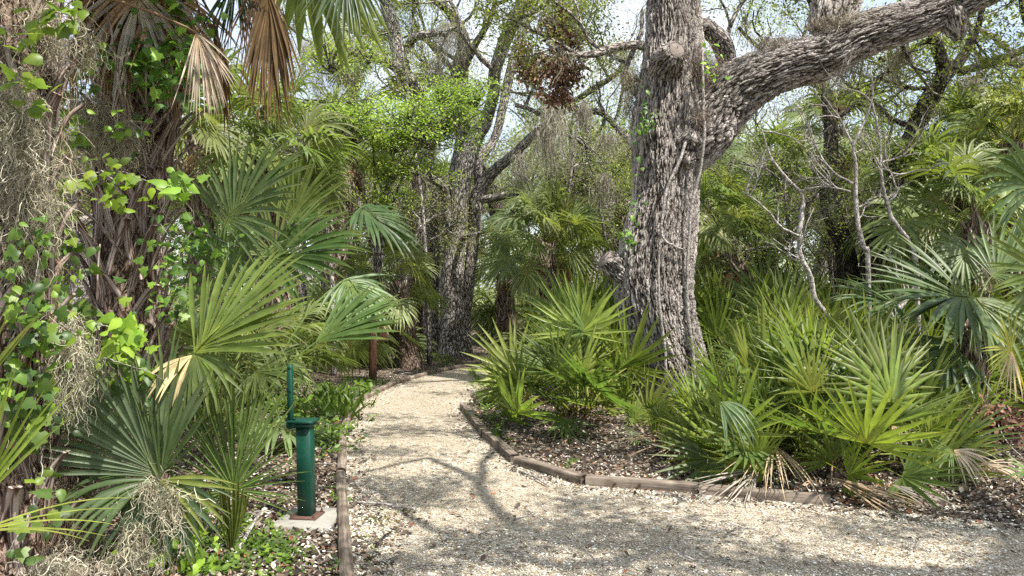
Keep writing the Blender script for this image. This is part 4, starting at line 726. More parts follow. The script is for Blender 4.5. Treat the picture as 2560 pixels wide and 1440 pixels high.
hero(lp, (560, 560, 5.2), (480, 1000, 5.0), (640, 470, 5.2), (-.3, -.8, .2), R=.6, n=36, half=85, fused=.45, droop=.5, costa=.2, seed=6, col=DG, pet=.011)
hero(lp, (665, 655, 5.5), (520, 1050, 5.3), (840, 600, 5.4), (-.1, -.75, .6), R=.66, n=32, half=62, fused=.46, droop=.55, costa=.22, seed=7, col=(0.06, 0.10, 0.03), pet=.012)
hero(lp, (590, 720, 5.3), (500, 1080, 5.2), (520, 560, 5.3), (.3, -.8, .3), R=.5, n=28, half=75, fused=.46, droop=.6, costa=.15, seed=8, col=(0.10, 0.15, 0.045), pet=.011)
hero(lp, (690, 640, 5.9), (560, 1040, 5.5), (650, 520, 5.9), (0, -.8, .5), R=.6, n=28, half=65, fused=.4, droop=.35, seed=9, col=(0.17, 0.22, 0.08), pet=.011)
hero(lp, (730, 560, 6.4), (600, 1020, 5.8), (760, 420, 6.4), (0, -1, .1), R=.6, n=30, half=60, fused=.4, droop=.3, costa=.12, seed=10, col=(0.15, 0.2, 0.06), pet=.011)
hero(lp, (860, 700, 6.6), (640, 1010, 6.0), (930, 760, 6.5), (0, -.5, .8), R=.5, n=30, half=80, fused=.46, droop=1.1, costa=.15, seed=11, col=(0.09, 0.14, 0.045), pet=.011)
hero(lp, (900, 520, 7.6), (700, 960, 7.0), (960, 560, 7.6), (0, -.4, .9), R=.6, n=32, half=85, fused=.46, droop=.7, costa=.2, seed=12, col=(0.05, 0.09, 0.03), pet=.012)
hero(lp, (420, 1020, 4.6), (430, 1200, 4.4), (330, 940, 4.5), (0, -.8, .5), R=.55, n=26, half=70, fused=.4, droop=.5, seed=13, col=DG, pet=.01)
hero(lp, (640, 930, 5.2), (520, 1150, 4.9), (690, 960, 5.1), (0, -.7, .6), R=.5, n=22, half=90, fused=.25, droop=.7, seed=14, col=(0.08, 0.125, 0.035), pet=.008)
# pleated fan standing in front
lq = plant('pleated_palm_seedling', 'upright pleated palm seedling with blue-green fan in front of the green post', Gp(582, 1388))
hero(lq, (585, 1225, 4.15), (580, 1392, 4.17), (580, 930, 4.15), (.02, -1, .08), R=.64, n=34, half=33, fused=.66, droop=.06, seed=21, col=(0.12, 0.18, 0.055), pet=.0, fold=.8, cup=.02, wide=1.02, jit=.018)
hero(lq, (585, 1225, 4.12), (585, 1225, 4.17), (575, 1000, 4.1), (.02, -1, .08), R=.46, n=30, half=112, fused=.22, droop=.18, seed=22, col=(0.13, 0.19, 0.055), pet=.0, fold=.6, cup=.05)
hero(lq, (578, 1395, 4.17), (578, 1400, 4.17), (588, 1215, 4.13), (.0, -1, .05), R=.44, n=13, half=13, fused=.75, droop=.0, seed=23, col=(0.15, 0.2, 0.05), pet=.0, fold=1.0, wide=1.5, jit=.01)
# blue-green fan leaning on the left
lr = plant('fan_palm_seedling', 'low blue-green fan palm draped in moss at the foot of left trunk', Gp(400, 1290))
hero(lr, (392, 1190, 3.9), (420, 1330, 4.1), (300, 1010, 3.9), (.15, -1, .15), R=.62, n=34, half=54, fused=.66, droop=.16, seed=31, col=(0.10, 0.14, 0.075), pet=.01, fold=.7, costa=.08, jit=.015)
hero(lr, (400, 1195, 3.9), (400, 1195, 3.9), (440, 1050, 3.9), (-.1, -1, .15), R=.46, n=16, half=30, fused=.55, droop=.12, seed=32, col=(0.085, 0.125, 0.05), pet=.0, fold=.6)
hero(lr, (388, 1200, 3.9), (388, 1200, 3.9), (250, 1210, 3.8), (0, -.7, .7), R=.5, n=12, half=35, fused=.46, droop=1.3, seed=33, col=(0.075, 0.12, 0.045), pet=.0, wide=1.2)
hero(lr, (395, 1205, 3.9), (395, 1205, 3.9), (420, 1330, 3.8), (0, -1, .2), R=.5, n=14, half=75, fused=.4, droop=.9, seed=34, col=(0.06, 0.1, 0.05), pet=.0)
hero(lr, (400, 1200, 3.9), (400, 1200, 3.9), (520, 1260, 3.85), (0, -1, .3), R=.45, n=8, half=30, fused=.4, droop=.5, seed=35, col=(0.17, 0.2, 0.05), pet=.0)
# blades entering at the left frame edge
le = plant('saw_palmetto', 'yellow-green palmetto blades entering at the bottom left corner', np.array([-2.35, 2.75, 0.0]), 'palmetto')
hero(le, (-60, 1260, 2.9), (-2.35, 2.75, 0.0, 0), (60, 980, 2.9), (.3, -1, .1), R=.58, n=10, half=24, fused=.2, droop=.15, seed=41, col=(0.2, 0.25, 0.05), pet=.008, wide=1.3)
hero(le, (-80, 1000, 2.9), (-2.35, 2.75, 0.0, 0), (10, 800, 2.9), (.3, -1, .1), R=.42, n=5, half=20, fused=.2, droop=.1, seed=42, col=(0.2, 0.25, 0.06), pet=.008, wide=1.2)
hero(le, (-60, 1330, 2.8), (-2.35, 2.75, 0.0, 0), (120, 1310, 2.8), (0, -.3, 1), R=.55, n=5, half=20, fused=.15, droop=.35, seed=43, col=(0.25, 0.28, 0.06), pet=.006)
# right hand large fans
ra = plant('young_cabbage_palm', 'large dark fan palm with broad horizontal fronds at right', W(2430, 1010, 7.4) * [1, 1, 0], 'palm')
g = Geo(); b_ = np.array(ra.location); P = catmull([b_, b_ * [1, 1, 0] + (0, 0, .6), W(2432, 800, 7.4)], 14); tube(g, P, np.linspace(.13, .1, 14), 12); g.build('trunk', M_FIBRE, ra, True)
g = Geo(); boots(g, P, np.linspace(.13, .1, 14), rg(3), 26, .2, (.2, .15, .11), .2, 1); g.build('leaf_bases', M_BOOT, ra, True)
hero(ra, (2425, 742, 7.2), (2432, 800, 7.4), (2200, 720, 7.0), (.1, -.7, .75), R=.95, n=38, half=88, fused=.45, droop=.35, costa=.2, seed=51, col=(0.085, 0.14, 0.045), pet=.011)
hero(ra, (2440, 745, 7.2), (2432, 800, 7.4), (2500, 820, 7.0), (0, -.7, .75), R=.7, n=26, half=75, fused=.45, droop=1.3, costa=.12, seed=52, col=(0.12, 0.17, 0.06), pet=.011)
hero(ra, (2235, 755, 7.3), (2432, 800, 7.4), (2120, 745, 7.2), (0, -.5, .85), R=.62, n=26, half=75, fused=.3, droop=.45, costa=.1, seed=53, col=(0.07, 0.12, 0.04), pet=.010)
hero(ra, (2480, 690, 7.6), (2432, 800, 7.4), (2560, 640, 7.6), (0, -.7, .6), R=.75, n=30, half=80, fused=.45, droop=.5, costa=.12, seed=54, col=(0.1, 0.15, 0.05), pet=.010)
hero(ra, (2380, 860, 7.1), (2432, 830, 7.4), (2300, 960, 6.9), (0, -.8, .4), R=.7, n=26, half=70, fused=.45, droop=.9, costa=.1, seed=55, col=(0.06, 0.11, 0.04), pet=.010)
rb_ = plant('young_cabbage_palm', 'palm with long bright radiating blades cut off by the right frame edge', np.array([4.6, 6.2, 0]), 'palm')
hero(rb_, (2640, 700, 6.2), (4.6, 6.2, .2, 0), (2500, 600, 6.0), (-.2, -1, .2), R=.8, n=36, half=110, fused=.45, droop=.2, costa=.1, seed=56, col=(0.13, 0.19, 0.05), pet=.012)
hero(rb_, (2600, 480, 6.6), (4.6, 6.2, .2, 0), (2520, 420, 6.5), (-.2, -1, .2), R=.75, n=32, half=100, fused=.45, droop=.8, costa=.1, seed=58, col=(0.09, 0.14, 0.05), pet=.012)
rc = plant('saw_palmetto', 'yellow sunlit palmetto fan with a withered brown half at the right edge', np.array([4.2, 5.9, 0]), 'palmetto')
hero(rc, (2528, 872, 5.9), (4.2, 5.9, 0, 0), (2450, 820, 5.8), (0, -1, .2), R=.36, n=18, half=85, fused=.3, droop=.15, seed=59, col=(0.32, 0.32, 0.08), pet=.008)
hero(rc, (2530, 876, 5.9), (2530, 876, 5.9), (2515, 960, 5.85), (0, -1, 0), R=.4, n=9, half=22, fused=.3, droop=.8, seed=60, col=(0.46, 0.36, 0.26), pet=0, matl=M_DRY, name='dead_frond')
hero(rc, (2575, 1180, 5.3), (4.2, 5.9, 0, 0), (2470, 1185, 5.2), (0, -.6, .8), R=.3, n=7, half=60, fused=.2, droop=.4, seed=61, col=(0.12, 0.18, 0.04), pet=.006)
rd = plant('saw_palmetto', 'small palmetto with half-withered tan fronds beyond the rightmost timber', Gp(2400, 1195), 'palmetto')
hero(rd, (2380, 1125, 5.7), (2400, 1195, 5.8), (2330, 1150, 5.6), (0, -.8, .6), R=.34, n=14, half=60, fused=.2, droop=.6, seed=62, col=(0.11, 0.18, 0.04), pet=.008)
hero(rd, (2385, 1125, 5.7), (2385, 1125, 5.7), (2440, 1150, 5.6), (0, -.8, .6), R=.34, n=12, half=45, fused=.25, droop=1.6, seed=63, col=(0.48, 0.4, 0.32), pet=0, wide=1.3, matl=M_DRY, name='dead_frond')
hero(rd, (2450, 1160, 5.6), (2400, 1195, 5.8), (2540, 1170, 5.5), (0, -.4, .9), R=.38, n=10, half=28, fused=.25, droop=.9, seed=64, col=(0.46, 0.37, 0.28), pet=.008, wide=1.3, matl=M_DRY, name='dead_frond')
hero(rd, (2230, 1065, 6.2), (2300, 1190, 6.0), (2290, 1120, 6.0), (0, -.8, .5), R=.42, n=16, half=45, fused=.2, droop=1.7, seed=65, col=(0.44, 0.36, 0.29), pet=.008, matl=M_DRY, name='dead_frond')
hero(rd, (2300, 1090, 6.1), (2300, 1190, 6.0), (2340, 1180, 5.9), (0, -.8, .5), R=.4, n=14, half=45, fused=.2, droop=1.6, seed=66, col=(0.42, 0.35, 0.29), pet=.008, matl=M_DRY, name='dead_frond')
# fallen dead fronds at the rim of the path
for k, (a, b, lab, c) in enumerate((((1930, 1190), (1945, 1262), 'dead tan palmetto frond drooping over the right timber', TAN), ((2080, 1235), (2240, 1280), 'dead frond lying past the end of right timber on the gravel', TAN), ((2230, 1255), (2330, 1270), 'small grey dead frond lying at the gravel edge at right', GRY), ((1740, 1120), (1640, 1170), 'dry frond lying in the bed behind the orange-brown timber', TAN), ((1900, 1215), (1800, 1255), 'torn dry frond lying across the timber joint', GRY))):
    p = Gp(*a); t = plant('fallen_frond', lab, p, 'dead frond', 'dead fronds by the right timbers'); e = Gp(*b); g = Geo(); frond(g, p + (0, 0, .22 if k == 0 else .12), p + (0, 0, .25 if k == 0 else .12), e - p + (0, 0, -.1), (0, -.3, 1), float(np.linalg.norm(e - p)) + .12, n=17, half=20 - 6 * (k == 0), fused=.3, droop=.3 if k == 0 else .16, seed=70 + k, col=c, pet=0, wide=1.5, jit=.12, fold=.8); g.build('blade', M_DRY, t)
cs = plant('hanging_palm_frond', 'limp blue-green frond hanging in front of the bright palmettos', W(1830, 1010, 5.55) * [1, 1, 0], 'palm frond', None)
hero(cs, (1800, 1005, 5.5), (1870, 1120, 5.8), (1860, 1040, 5.35), (0, -1, .3), R=.42, n=12, half=38, fused=.3, droop=2.0, seed=81, col=(0.14, 0.2, 0.1), pet=.006, wide=1.2)
hero(cs, (1850, 935, 5.7), (1870, 1120, 5.8), (1850, 900, 5.6), (0, -.6, .8), R=.45, n=9, half=80, fused=.15, droop=2.4, seed=82, col=(0.13, 0.19, 0.09), pet=.006, wide=1.3)

# ------------------------------------------------------------------ the shaggy left palms
def oldpalm(label, pts, seed, nb, fl, nfib, base):
    t = root('cabbage_palm', base, label, 'palm tree', None); rng = rg(seed); P, R = pxpath(pts, 60); g = Geo(); tube(g, P, R, 40, lump=lumps(seed, 0, .06)); g.build('trunk', M_FIBRE, t, True)
    g = Geo(); boots(g, P, R * 1.0, rng, nb, .34, (.4, .33, .29), 0.0, 1.0, fl); g.build('leaf_bases', M_BOOT, t, True)
    g = Geo(); i = rng.integers(0, 60, nfib); T, N, B = frames(P); th = rng.uniform(0, 6.28, nfib); o = np.cos(th)[:, None] * N[i] + np.sin(th)[:, None] * B[i]; pos = P[i] + o * R[i][:, None] * rng.uniform(.98, 1.25, (nfib, 1))
    strands(g, pos, rng.uniform(.1, .45, nfib), 9, .3, .25, .004, pal(rng, nfib, [(.2, .13, .09), (.3, .22, .16), (.13, .08, .05), (.4, .33, .27)]), rng, np.cross(o, T[i]) * .5 - np.array([0, 0, .6])); g.build('fibres', M_MOSS, t)
    return t, P, R
op, OP, OR = oldpalm('shaggy old palm wrapped in vines, dominating the left side', [(330, 1230, 150, 5.5), (328, 1000, 146, 5.5), (325, 800, 150, 5.5), (318, 640, 146, 5.5), (335, 480, 150, 5.5), (345, 300, 170, 5.5), (355, 100, 190, 5.5), (365, -120, 200, 5.5), (372, -380, 170, 5.5)], 601, 120, .62, 2200, W(330, 1228, 5.5))
op2, OP2, OR2 = oldpalm('near palm trunk with peeling brown boots at the left frame edge', [(-10, 1600, 190, 3.7), (10, 1300, 185, 3.7), (5, 1000, 175, 3.7), (15, 750, 190, 3.7), (10, 500, 180, 3.7), (30, 250, 190, 3.8), (20, 0, 200, 3.9), (10, -300, 200, 3.9)], 602, 76, .5, 1700, W(-10, 1475, 3.7))
# petioles crossing the left palm and its overhead crown
g = Geo(); r_ = rg(605)
for (a, b, w_) in (((340, 350, 5.3), (150, 120, 5.1), 17), ((330, 420, 5.3), (120, 250, 5.0), 16), ((330, 520, 5.3), (140, 330, 5.0), 15), ((380, 330, 5.3), (560, 150, 5.2), 14), ((390, 420, 5.3), (560, 240, 5.2), 14), ((310, 640, 5.3), (160, 500, 5.0), 15), ((370, 160, 5.3), (480, 40, 5.1), 18), ((300, 200, 5.3), (200, 20, 5.0), 18), ((370, 690, 5.3), (460, 520, 5.2), 12), ((290, 760, 5.3), (180, 600, 5.1), 14), ((320, 120, 5.2), (250, -60, 5.0), 18)):
    A, B = W(*a), W(*b); P = catmull([A, (A + B) / 2 + (0, 0, .06), B], 9); tube(g, P, np.linspace(w_ * .0017, w_ * .001, 9), 6, squash=.5)
for (a, b, c, w_) in (((270, 30, 4.9), (290, 150, 4.85), (300, 235, 4.8), 14), ((285, 200, 4.95), (290, 260, 4.9), (293, 330, 4.9), 13), ((250, 610, 4.9), (245, 680, 4.9), (243, 760, 4.9), 11)):
    P = catmull([W(*a), W(*b), W(*c)], 9); tube(g, P, np.linspace(.6, 1, 9) * w_ * .0013, 6, squash=.5)
g.build('leaf_stalks', M_BOOT, op, True)
off = W(368, -260, 5.5)
hero(op, (668, -30, 4.7), off, (684, 120, 4.65), (-.2, -1, .1), R=.74, n=40, half=22, fused=.4, wide=1.6, droop=.8, costa=.18, seed=91, col=(0.105, 0.065, 0.037), pet=.014, matl=M_DRY, name='dead_frond', petcol=(.25, .16, .1), jit=.03)
hero(op, (655, -60, 4.75), (655, -60, 4.75), (650, 150, 4.8), (.1, -1, .1), R=.66, n=30, half=24, fused=.35, wide=1.4, droop=.9, seed=92, col=(0.10, 0.062, 0.038), pet=.0, matl=M_DRY, name='dead_frond', jit=.06)
hero(op, (490, 80, 4.75), off, (535, 190, 4.7), (-.3, -1, .1), R=.52, n=32, half=30, fused=.35, wide=1.3, droop=1.0, costa=.08, seed=93, col=(0.50, 0.42, 0.36), pet=.013, matl=M_DRY, name='dead_frond', petcol=(.3, .2, .14), jit=.08)
hero(op, (868, -90, 5.0), off, (862, 40, 4.9), (0, -1, .2), R=.52, n=38, half=80, fused=.4, droop=1.0, costa=.1, seed=94, col=(0.05, 0.085, 0.03), pet=.013, jit=.03)
hero(op, (590, -60, 5.2), off, (600, 100, 5.2), (0, -1, .2), R=.6, n=26, half=40, fused=.35, droop=.8, seed=95, col=(0.035, 0.065, 0.03), pet=.012)
hero(op, (760, -140, 5.6), off, (770, 0, 5.6), (0, -1, .2), R=.55, n=30, half=70, fused=.35, droop=.9, seed=96, col=(0.06, 0.10, 0.03), pet=.012)
rq = rg(606)
ofp = off - np.array(op.location)
for k in range(20): put(op, 'sabal', rq.uniform(5, 80), k * 2.4, rq.uniform(1.0, 1.3), rq, ofp + rq.normal(0, .08, 3))
for k in range(8): put(op, 'dead', -50, rq.uniform(1.8, 5.6), rq.uniform(.8, 1.2), rq, ofp - (0, 0, .3), 'dead_frond')
ofp2 = W(10, -300, 3.9) - np.array(op2.location)
for k in range(14): put(op2, 'sabal', rq.uniform(15, 80), k * 2.4, rq.uniform(.9, 1.2), rq, ofp2 + rq.normal(0, .08, 3))

# ------------------------------------------------------------------ vines
vo = [(0, 0), (-.22, -.14), (-.52, .08), (-.34, .30), (-.40, .58), (-.2, .64), (0, 1.05), (.2, .64), (.40, .58), (.34, .30), (.52, .08), (.22, -.14)]
vT = np.array([(x, y, -0.12 * abs(x) - .1 * max(0, y - .6)) for x, y in vo] + [(0, .3, .03)]); vF = np.array([(12, (k + 1) % 12, k) for k in range(12)])
oT = np.array([(0, 0, 0), (-.3, .12, -.06), (-.4, .4, -.12), (-.22, .75, -.16), (0, 1.1, -.3), (.22, .75, -.16), (.4, .4, -.12), (.3, .12, -.06), (0, .4, .04)]); oF = np.array([(8, (k + 1) % 8, k) for k in range(8)])
VG = [(0.12, 0.21, 0.035), (0.07, 0.13, 0.035), (0.20, 0.31, 0.045)]; VB = [(0.22, 0.36, 0.04), (0.16, 0.28, 0.035), (0.30, 0.44, 0.06)]
def vine(label, stems, n, size, cols, seed, sig=0.05, group='vines on the trunks', cat='vine', thick=.004, ripe=0):
    rng = rg(seed); S_ = [catmull([W(*p) for p in s], 14 + 4 * len(s)) for s in stems]; base = S_[0][0]; t = root('climbing_vine', base, label, cat, group); g = Geo()
    for P in S_: tube(g, P + np.cumsum(rng.normal(0, .004, P.shape), 0), np.linspace(thick, thick * .4, len(P)), 5, cap=False)
    g.build('stem', M_TWIG, t); A_ = np.concatenate(S_); i = rng.integers(0, len(A_), n); pos = A_[i] + rng.normal(0, sig, (n, 3)) * (1, .7, 1)
    g = Geo(); sz = size * .78 * rng.uniform(.5, 1.3, n); ax = axes(rng, n, (.15, -.75, .65), .42, 1.1); cc_ = pal(rng, n, cols, [4, 3, 2][:len(cols)], .25); m = rng.uniform(0, 1, n) < .5; scatter(g, vT, vF, pos[m], *[a[m] for a in ax], sz[m], cc_[m]); m = ~m; scatter(g, oT, oF, pos[m], *[a[m] for a in ax], sz[m] * .9, cc_[m]); g.build('leaves', M_VINE, t); return t
vine('bright lime vine spray hanging across the shaggy left palm at mid height', [[(90, 490, 4.4), (150, 450, 4.2), (260, 425, 4.1), (330, 440, 4.0), (390, 470, 4.1)], [(250, 430, 4.1), (300, 470, 4.0), (260, 520, 4.0)], [(120, 460, 4.2), (150, 490, 4.1)]], 75, .085, VB, 701, .05)
vine('pair of large pale vine leaves right of the lime spray', [[(400, 470, 4.0), (450, 455, 3.8), (490, 480, 3.8)]], 14, .13, [(0.17, 0.28, 0.045), (0.13, 0.22, 0.04)], 702, .045)
vine('glowing cluster of lobed vine leaves in front of the left palm foot', [[(180, 800, 4.0), (260, 815, 3.8), (320, 835, 3.6), (350, 840, 3.6)], [(300, 835, 3.6), (330, 860, 3.6)]], 34, .105, VB, 703, .035)
vine('vine tendrils with drooping leaves below the glowing cluster', [[(200, 880, 4.0), (260, 900, 3.9), (340, 920, 3.9), (410, 940, 3.9)], [(260, 900, 3.9), (300, 960, 3.9)], [(330, 920, 3.9), (370, 970, 3.9)]], 46, .085, VG + [VB[0]], 704, .05)
vine('dark vine leaves covering the upper part of the shaggy left palm', [[(330, 60, 5.1), (360, 160, 5.0), (420, 130, 5.0), (460, 180, 5.1)], [(360, 160, 5.0), (430, 200, 4.9), (440, 90, 4.95)], [(390, 40, 5.1), (470, 60, 5.1)]], 330, .085, VG, 705, .11)
vine('vine leaves filling the gap between the two left trunks', [[(110, 1200, 4.2), (130, 900, 4.3), (120, 650, 4.3), (140, 400, 4.3), (110, 200, 4.3)], [(120, 650, 4.3), (60, 560, 4.2), (40, 480, 4.1)], [(130, 900, 4.3), (180, 760, 4.2)]], 520, .082, VG, 706, .11)
vine('sunlit vine leaves at the top left corner', [[(0, 60, 3.4), (40, 100, 3.35), (80, 150, 3.4)], [(0, 150, 3.3), (50, 200, 3.3), (80, 240, 3.3)], [(130, 30, 3.6), (190, 50, 3.6)]], 60, .095, VB + [VG[0]], 707, .055)
vine('dark vine leaves on the near left trunk at half height', [[(0, 900, 3.45), (60, 780, 3.4), (90, 640, 3.4), (50, 560, 3.4)], [(60, 780, 3.4), (150, 820, 3.6)], [(20, 950, 3.4), (110, 960, 3.5)]], 150, .085, VG, 708, .075)
vine('vine leaves on the upper middle of the shaggy palm', [[(240, 100, 4.9), (250, 150, 4.85), (200, 190, 4.8)], [(330, 300, 4.8), (350, 330, 4.8)], [(160, 290, 4.8), (180, 350, 4.8)]], 70, .085, VG + [VB[1]], 709, .07)
vine('vine trailing down the near left trunk towards the ground', [[(90, 1000, 3.5), (110, 1150, 3.5), (90, 1280, 3.4), (40, 1370, 3.3)], [(60, 1040, 3.5), (80, 1090, 3.5)]], 70, .095, VG, 710, .07)
vine('vine leaves in the shade right of the shaggy palm', [[(400, 560, 5.0), (450, 620, 5.0), (480, 590, 5.0), (590, 620, 5.2)], [(430, 700, 5.0), (440, 760, 5.0)]], 150, .08, VG, 711, .1)
vine('herb of lime lobed leaves at the bottom left edge of the dirt', [[(500, 1440, 3.85), (495, 1400, 3.85), (500, 1340, 3.85)], [(470, 1420, 3.8), (540, 1400, 3.9)], [(400, 1400, 3.8), (430, 1370, 3.8)]], 90, .07, VB + [VG[0]], 712, .06)
vine('virginia creeper climbing the left side of the great oak trunk', [[(1590, 560, 9.55), (1592, 460, 9.5), (1605, 330, 9.5), (1612, 220, 9.5)], [(1580, 600, 9.5), (1560, 590, 9.4)], [(1600, 320, 9.45), (1640, 300, 9.5)]], 95, .09, [(0.07, 0.14, 0.03), (0.14, 0.22, 0.04)], 713, .05, 'vines on the trunks')
vine('few vine leaves in the fork of the great oak limb', [[(1760, 100, 9.3), (1770, 160, 9.3), (1790, 190, 9.3)]], 30, .09, VB, 714, .08)
# woody vines on the great oak
for k, (lab, pts) in enumerate((('pale woody vine snaking down the middle of the great trunk', [(1722, 330, 12, 9.5), (1700, 400, 12, 9.45), (1668, 470, 11, 9.42), (1655, 560, 11, 9.42), (1650, 640, 10, 9.42), (1652, 760, 11, 9.42), (1668, 880, 12, 9.48), (1672, 960, 14, 9.5)]),
    ('grey woody vine running down the right side of the great trunk', [(1756, 120, 10, 9.6), (1760, 250, 12, 9.5), (1762, 330, 13, 9.45), (1750, 430, 12, 9.5), (1728, 520, 14, 9.5), (1722, 600, 12, 9.5), (1716, 680, 13, 9.5), (1718, 780, 16, 9.5), (1730, 880, 18, 9.5), (1736, 980, 22, 9.5)]),
    ('short vine stem looping across the right half of the great trunk', [(1655, 560, 8, 9.4), (1662, 600, 9, 9.4), (1690, 618, 9, 9.4), (1712, 626, 8, 9.42)]),
    ('thick dark vine stem hanging beside the great trunk at right', [(1728, 600, 12, 9.8), (1728, 680, 18, 9.8), (1732, 800, 16, 9.8), (1738, 900, 14, 9.8)]))):
    P, R = pxpath(pts, 60); R = R * .62; P += np.cumsum(rg(k).normal(0, .005, P.shape), 0) * .5; g = Geo(); tube(g, P, R, 8); tag(g.build('woody_vine', M_TWIG if k < 3 else M_BARKD, None, True), lab, 'vine', 'woody vines on the great oak')

# ------------------------------------------------------------------ moss clumps close by
def mossclump(label, blobs, seed, width=.0036, ln=.32, curl=.55, grav=.36, cols=MO):
    rng = rg(seed); g = Geo()
    for (px, py, w_, h_, d_, n) in blobs: c = W(px, py, d_); pos = c + rng.normal(0, .42, (n, 3)) * (w_ * d_ / F / 2, w_ * d_ / F / 3, h_ * d_ / F / 2); strands(g, pos, rng.uniform(.4, 1.2, n) * ln, 16, curl, grav, width, pal(rng, n, cols, var=.2), rng)
    o = g.build('spanish_moss', M_MOSS); tag(o, label, 'spanish moss', 'clumps of spanish moss')
PM = [(0.46, 0.44, 0.36), (0.30, 0.29, 0.23), (0.6, 0.56, 0.46), (0.2, 0.18, 0.13)]
mossclump('large pale moss clump hanging on the left frame edge', [(30, 330, 120, 330, 3.5, 1050)], 801, cols=PM)
mossclump('grey moss tangle at the upper left corner', [(90, 60, 200, 200, 3.8, 600), (200, 110, 80, 90, 4.2, 250)], 802)
mossclump('pale moss clump hanging above the blue-green fan', [(175, 910, 90, 170, 3.7, 700), (170, 830, 70, 90, 3.8, 260)], 803, cols=PM)
mossclump('moss tangle on the ground at the bottom left', [(330, 1400, 170, 90, 3.75, 650), (150, 1410, 200, 80, 3.5, 380)], 804, ln=.22, cols=PM)
mossclump('moss draped under the hub of blue-green fan', [(375, 1215, 60, 40, 3.8, 90), (430, 1250, 50, 110, 3.75, 130), (340, 1340, 60, 110, 3.75, 230)], 805)
mossclump('brown moss and fibre hanging on the shaggy palm middle', [(280, 330, 170, 160, 5.0, 800), (230, 260, 90, 80, 4.9, 300)], 806, cols=MO)
mossclump('moss hanging down the near left trunk', [(70, 480, 110, 200, 3.5, 700), (50, 600, 60, 160, 3.5, 260)], 807)
mossclump('thin moss curtain between left trunk and blue-green fan', [(200, 1150, 130, 300, 4.0, 900), (190, 1300, 140, 160, 3.9, 500)], 808, cols=[(0.2, 0.16, 0.12), (0.3, 0.25, 0.2)])
mossclump('fuzzy moss clump in the fork between trunk and great limb', [(1765, 180, 90, 150, 9.7, 1400), (1755, 290, 50, 80, 9.5, 300)], 809, .006, .2, cols=[(0.38, 0.32, 0.27), (0.26, 0.21, 0.18)])
mossclump('mossy fern mat along the top of the great limb', [(1950, 105, 160, 30, 9.6, 900), (2100, 60, 180, 50, 9.35, 1400), (1850, 160, 120, 36, 9.8, 500)], 810, .006, .16, cols=[(0.28, 0.24, 0.2), (0.17, 0.14, 0.11), (0.36, 0.32, 0.26)])
mossclump('moss tuft hanging left of the great trunk', [(1580, 200, 60, 90, 10, 600), (1570, 260, 40, 80, 10, 200)], 811, .006, .25)
def curtain(lab, blobs, seed):
    rng = rg(seed); g = Geo()
    for (px, py, w_, ln, d_, n) in blobs: c = W(px, py, d_); pos = c + rng.normal(0, .5, (n, 3)) * (w_ * d_ / F / 2, .15, .1); n = int(n * .6); pos = pos[:n]; strands(g, pos, rng.uniform(.4, 1.1, n) * ln * d_ / F, 14, .5, .42, .008, pal(rng, n, [(0.3, 0.28, 0.24), (0.22, 0.2, 0.17), (0.38, 0.36, 0.3)]), rng, np.tile([0, 0, -1.], (n, 1)))
    tag(g.build('spanish_moss', M_MOSS), lab, 'spanish moss', 'moss curtains hanging between the oaks')
curtain('tall grey moss curtain under the clump of dead leaves', [(1385, 270, 40, 240, 15, 500), (1360, 330, 30, 160, 15, 240)], 821)
curtain('moss curtain hanging from branch right of the dead leaves', [(1460, 260, 34, 90, 14, 260), (1520, 340, 60, 90, 14, 300)], 822)
curtain('two short moss tails hanging left of the great trunk', [(1510, 440, 40, 120, 14, 260), (1300, 390, 40, 120, 15, 260)], 823)
curtain('moss hanging among the branches at upper middle', [(1130, 60, 80, 170, 16, 500), (1090, 150, 50, 170, 16, 260)], 824)
curtain('moss hanging from branches at the upper right edge', [(2430, 190, 90, 90, 14, 380), (2520, 230, 70, 120, 14, 300)], 825)
curtain('moss tails below the great limb', [(2120, 150, 90, 110, 9.6, 260), (2250, 130, 50, 100, 9.6, 200)], 826)
curtain('moss hanging over the left end of the oak branch', [(790, 110, 100, 200, 13, 500), (770, 300, 60, 150, 13, 260)], 827)
# clump of dead brown leaves
dl = root('dead_branch', W(1390, -40, 12), 'hanging dead branch with a clump of rusty brown leaves', 'dead branch'); rng = rg(831); g = Geo(); T = Tree(832)
for (a, b) in (((1400, -60), (1420, 180)), ((1390, -60), (1370, 150)), ((1400, -40), (1400, 210)), ((1380, -60), (1330, 180)), ((1410, -30), (1440, 150)), ((1400, 20), (1345, 40)), ((1390, 0), (1310, 100))):
    A_, B_ = W(*a, 12), W(*b, 12); P = catmull([A_, (A_ + B_) / 2 + rng.normal(0, .12, 3), B_], 9); tube(T.g, P, np.linspace(.014, .004, 9), 5, cap=False); T.tw.append(P)
    for q in range(4): T.grow(P[2 + q * 2], (rng.normal(0, .7), rng.normal(0, .5), -.7), .45, .008, 1, 3, .4, -.1)
T.g.build('twigs', M_TWIG, dl)
n = 4200; cc = np.array([W(1405 + rng.normal(0, 20), 20 + 190 * rng.uniform(0, 1), 12) for _ in range(60)] + [W(1330 + rng.normal(0, 18), 110 + 90 * rng.uniform(0, 1), 12) for _ in range(18)] + [W(1390 + rng.normal(0, 26), 240 + rng.normal(0, 12), 12) for _ in range(8)]); i = rng.integers(0, len(cc), n)
scatter(g, lfT * (1.1, 1, 1), lfF, cc[i] + rng.normal(0, .06, (n, 3)), *axes(rng, n, (0, -.6, .3), .7, 1.3), rng.uniform(.05, .105, n), pal(rng, n, [(0.20, 0.10, 0.065), (0.29, 0.165, 0.11), (0.12, 0.065, 0.05), (0.38, 0.26, 0.19)], [4, 3, 2, 1])); g.build('dead_leaves', M_LITTER, dl)
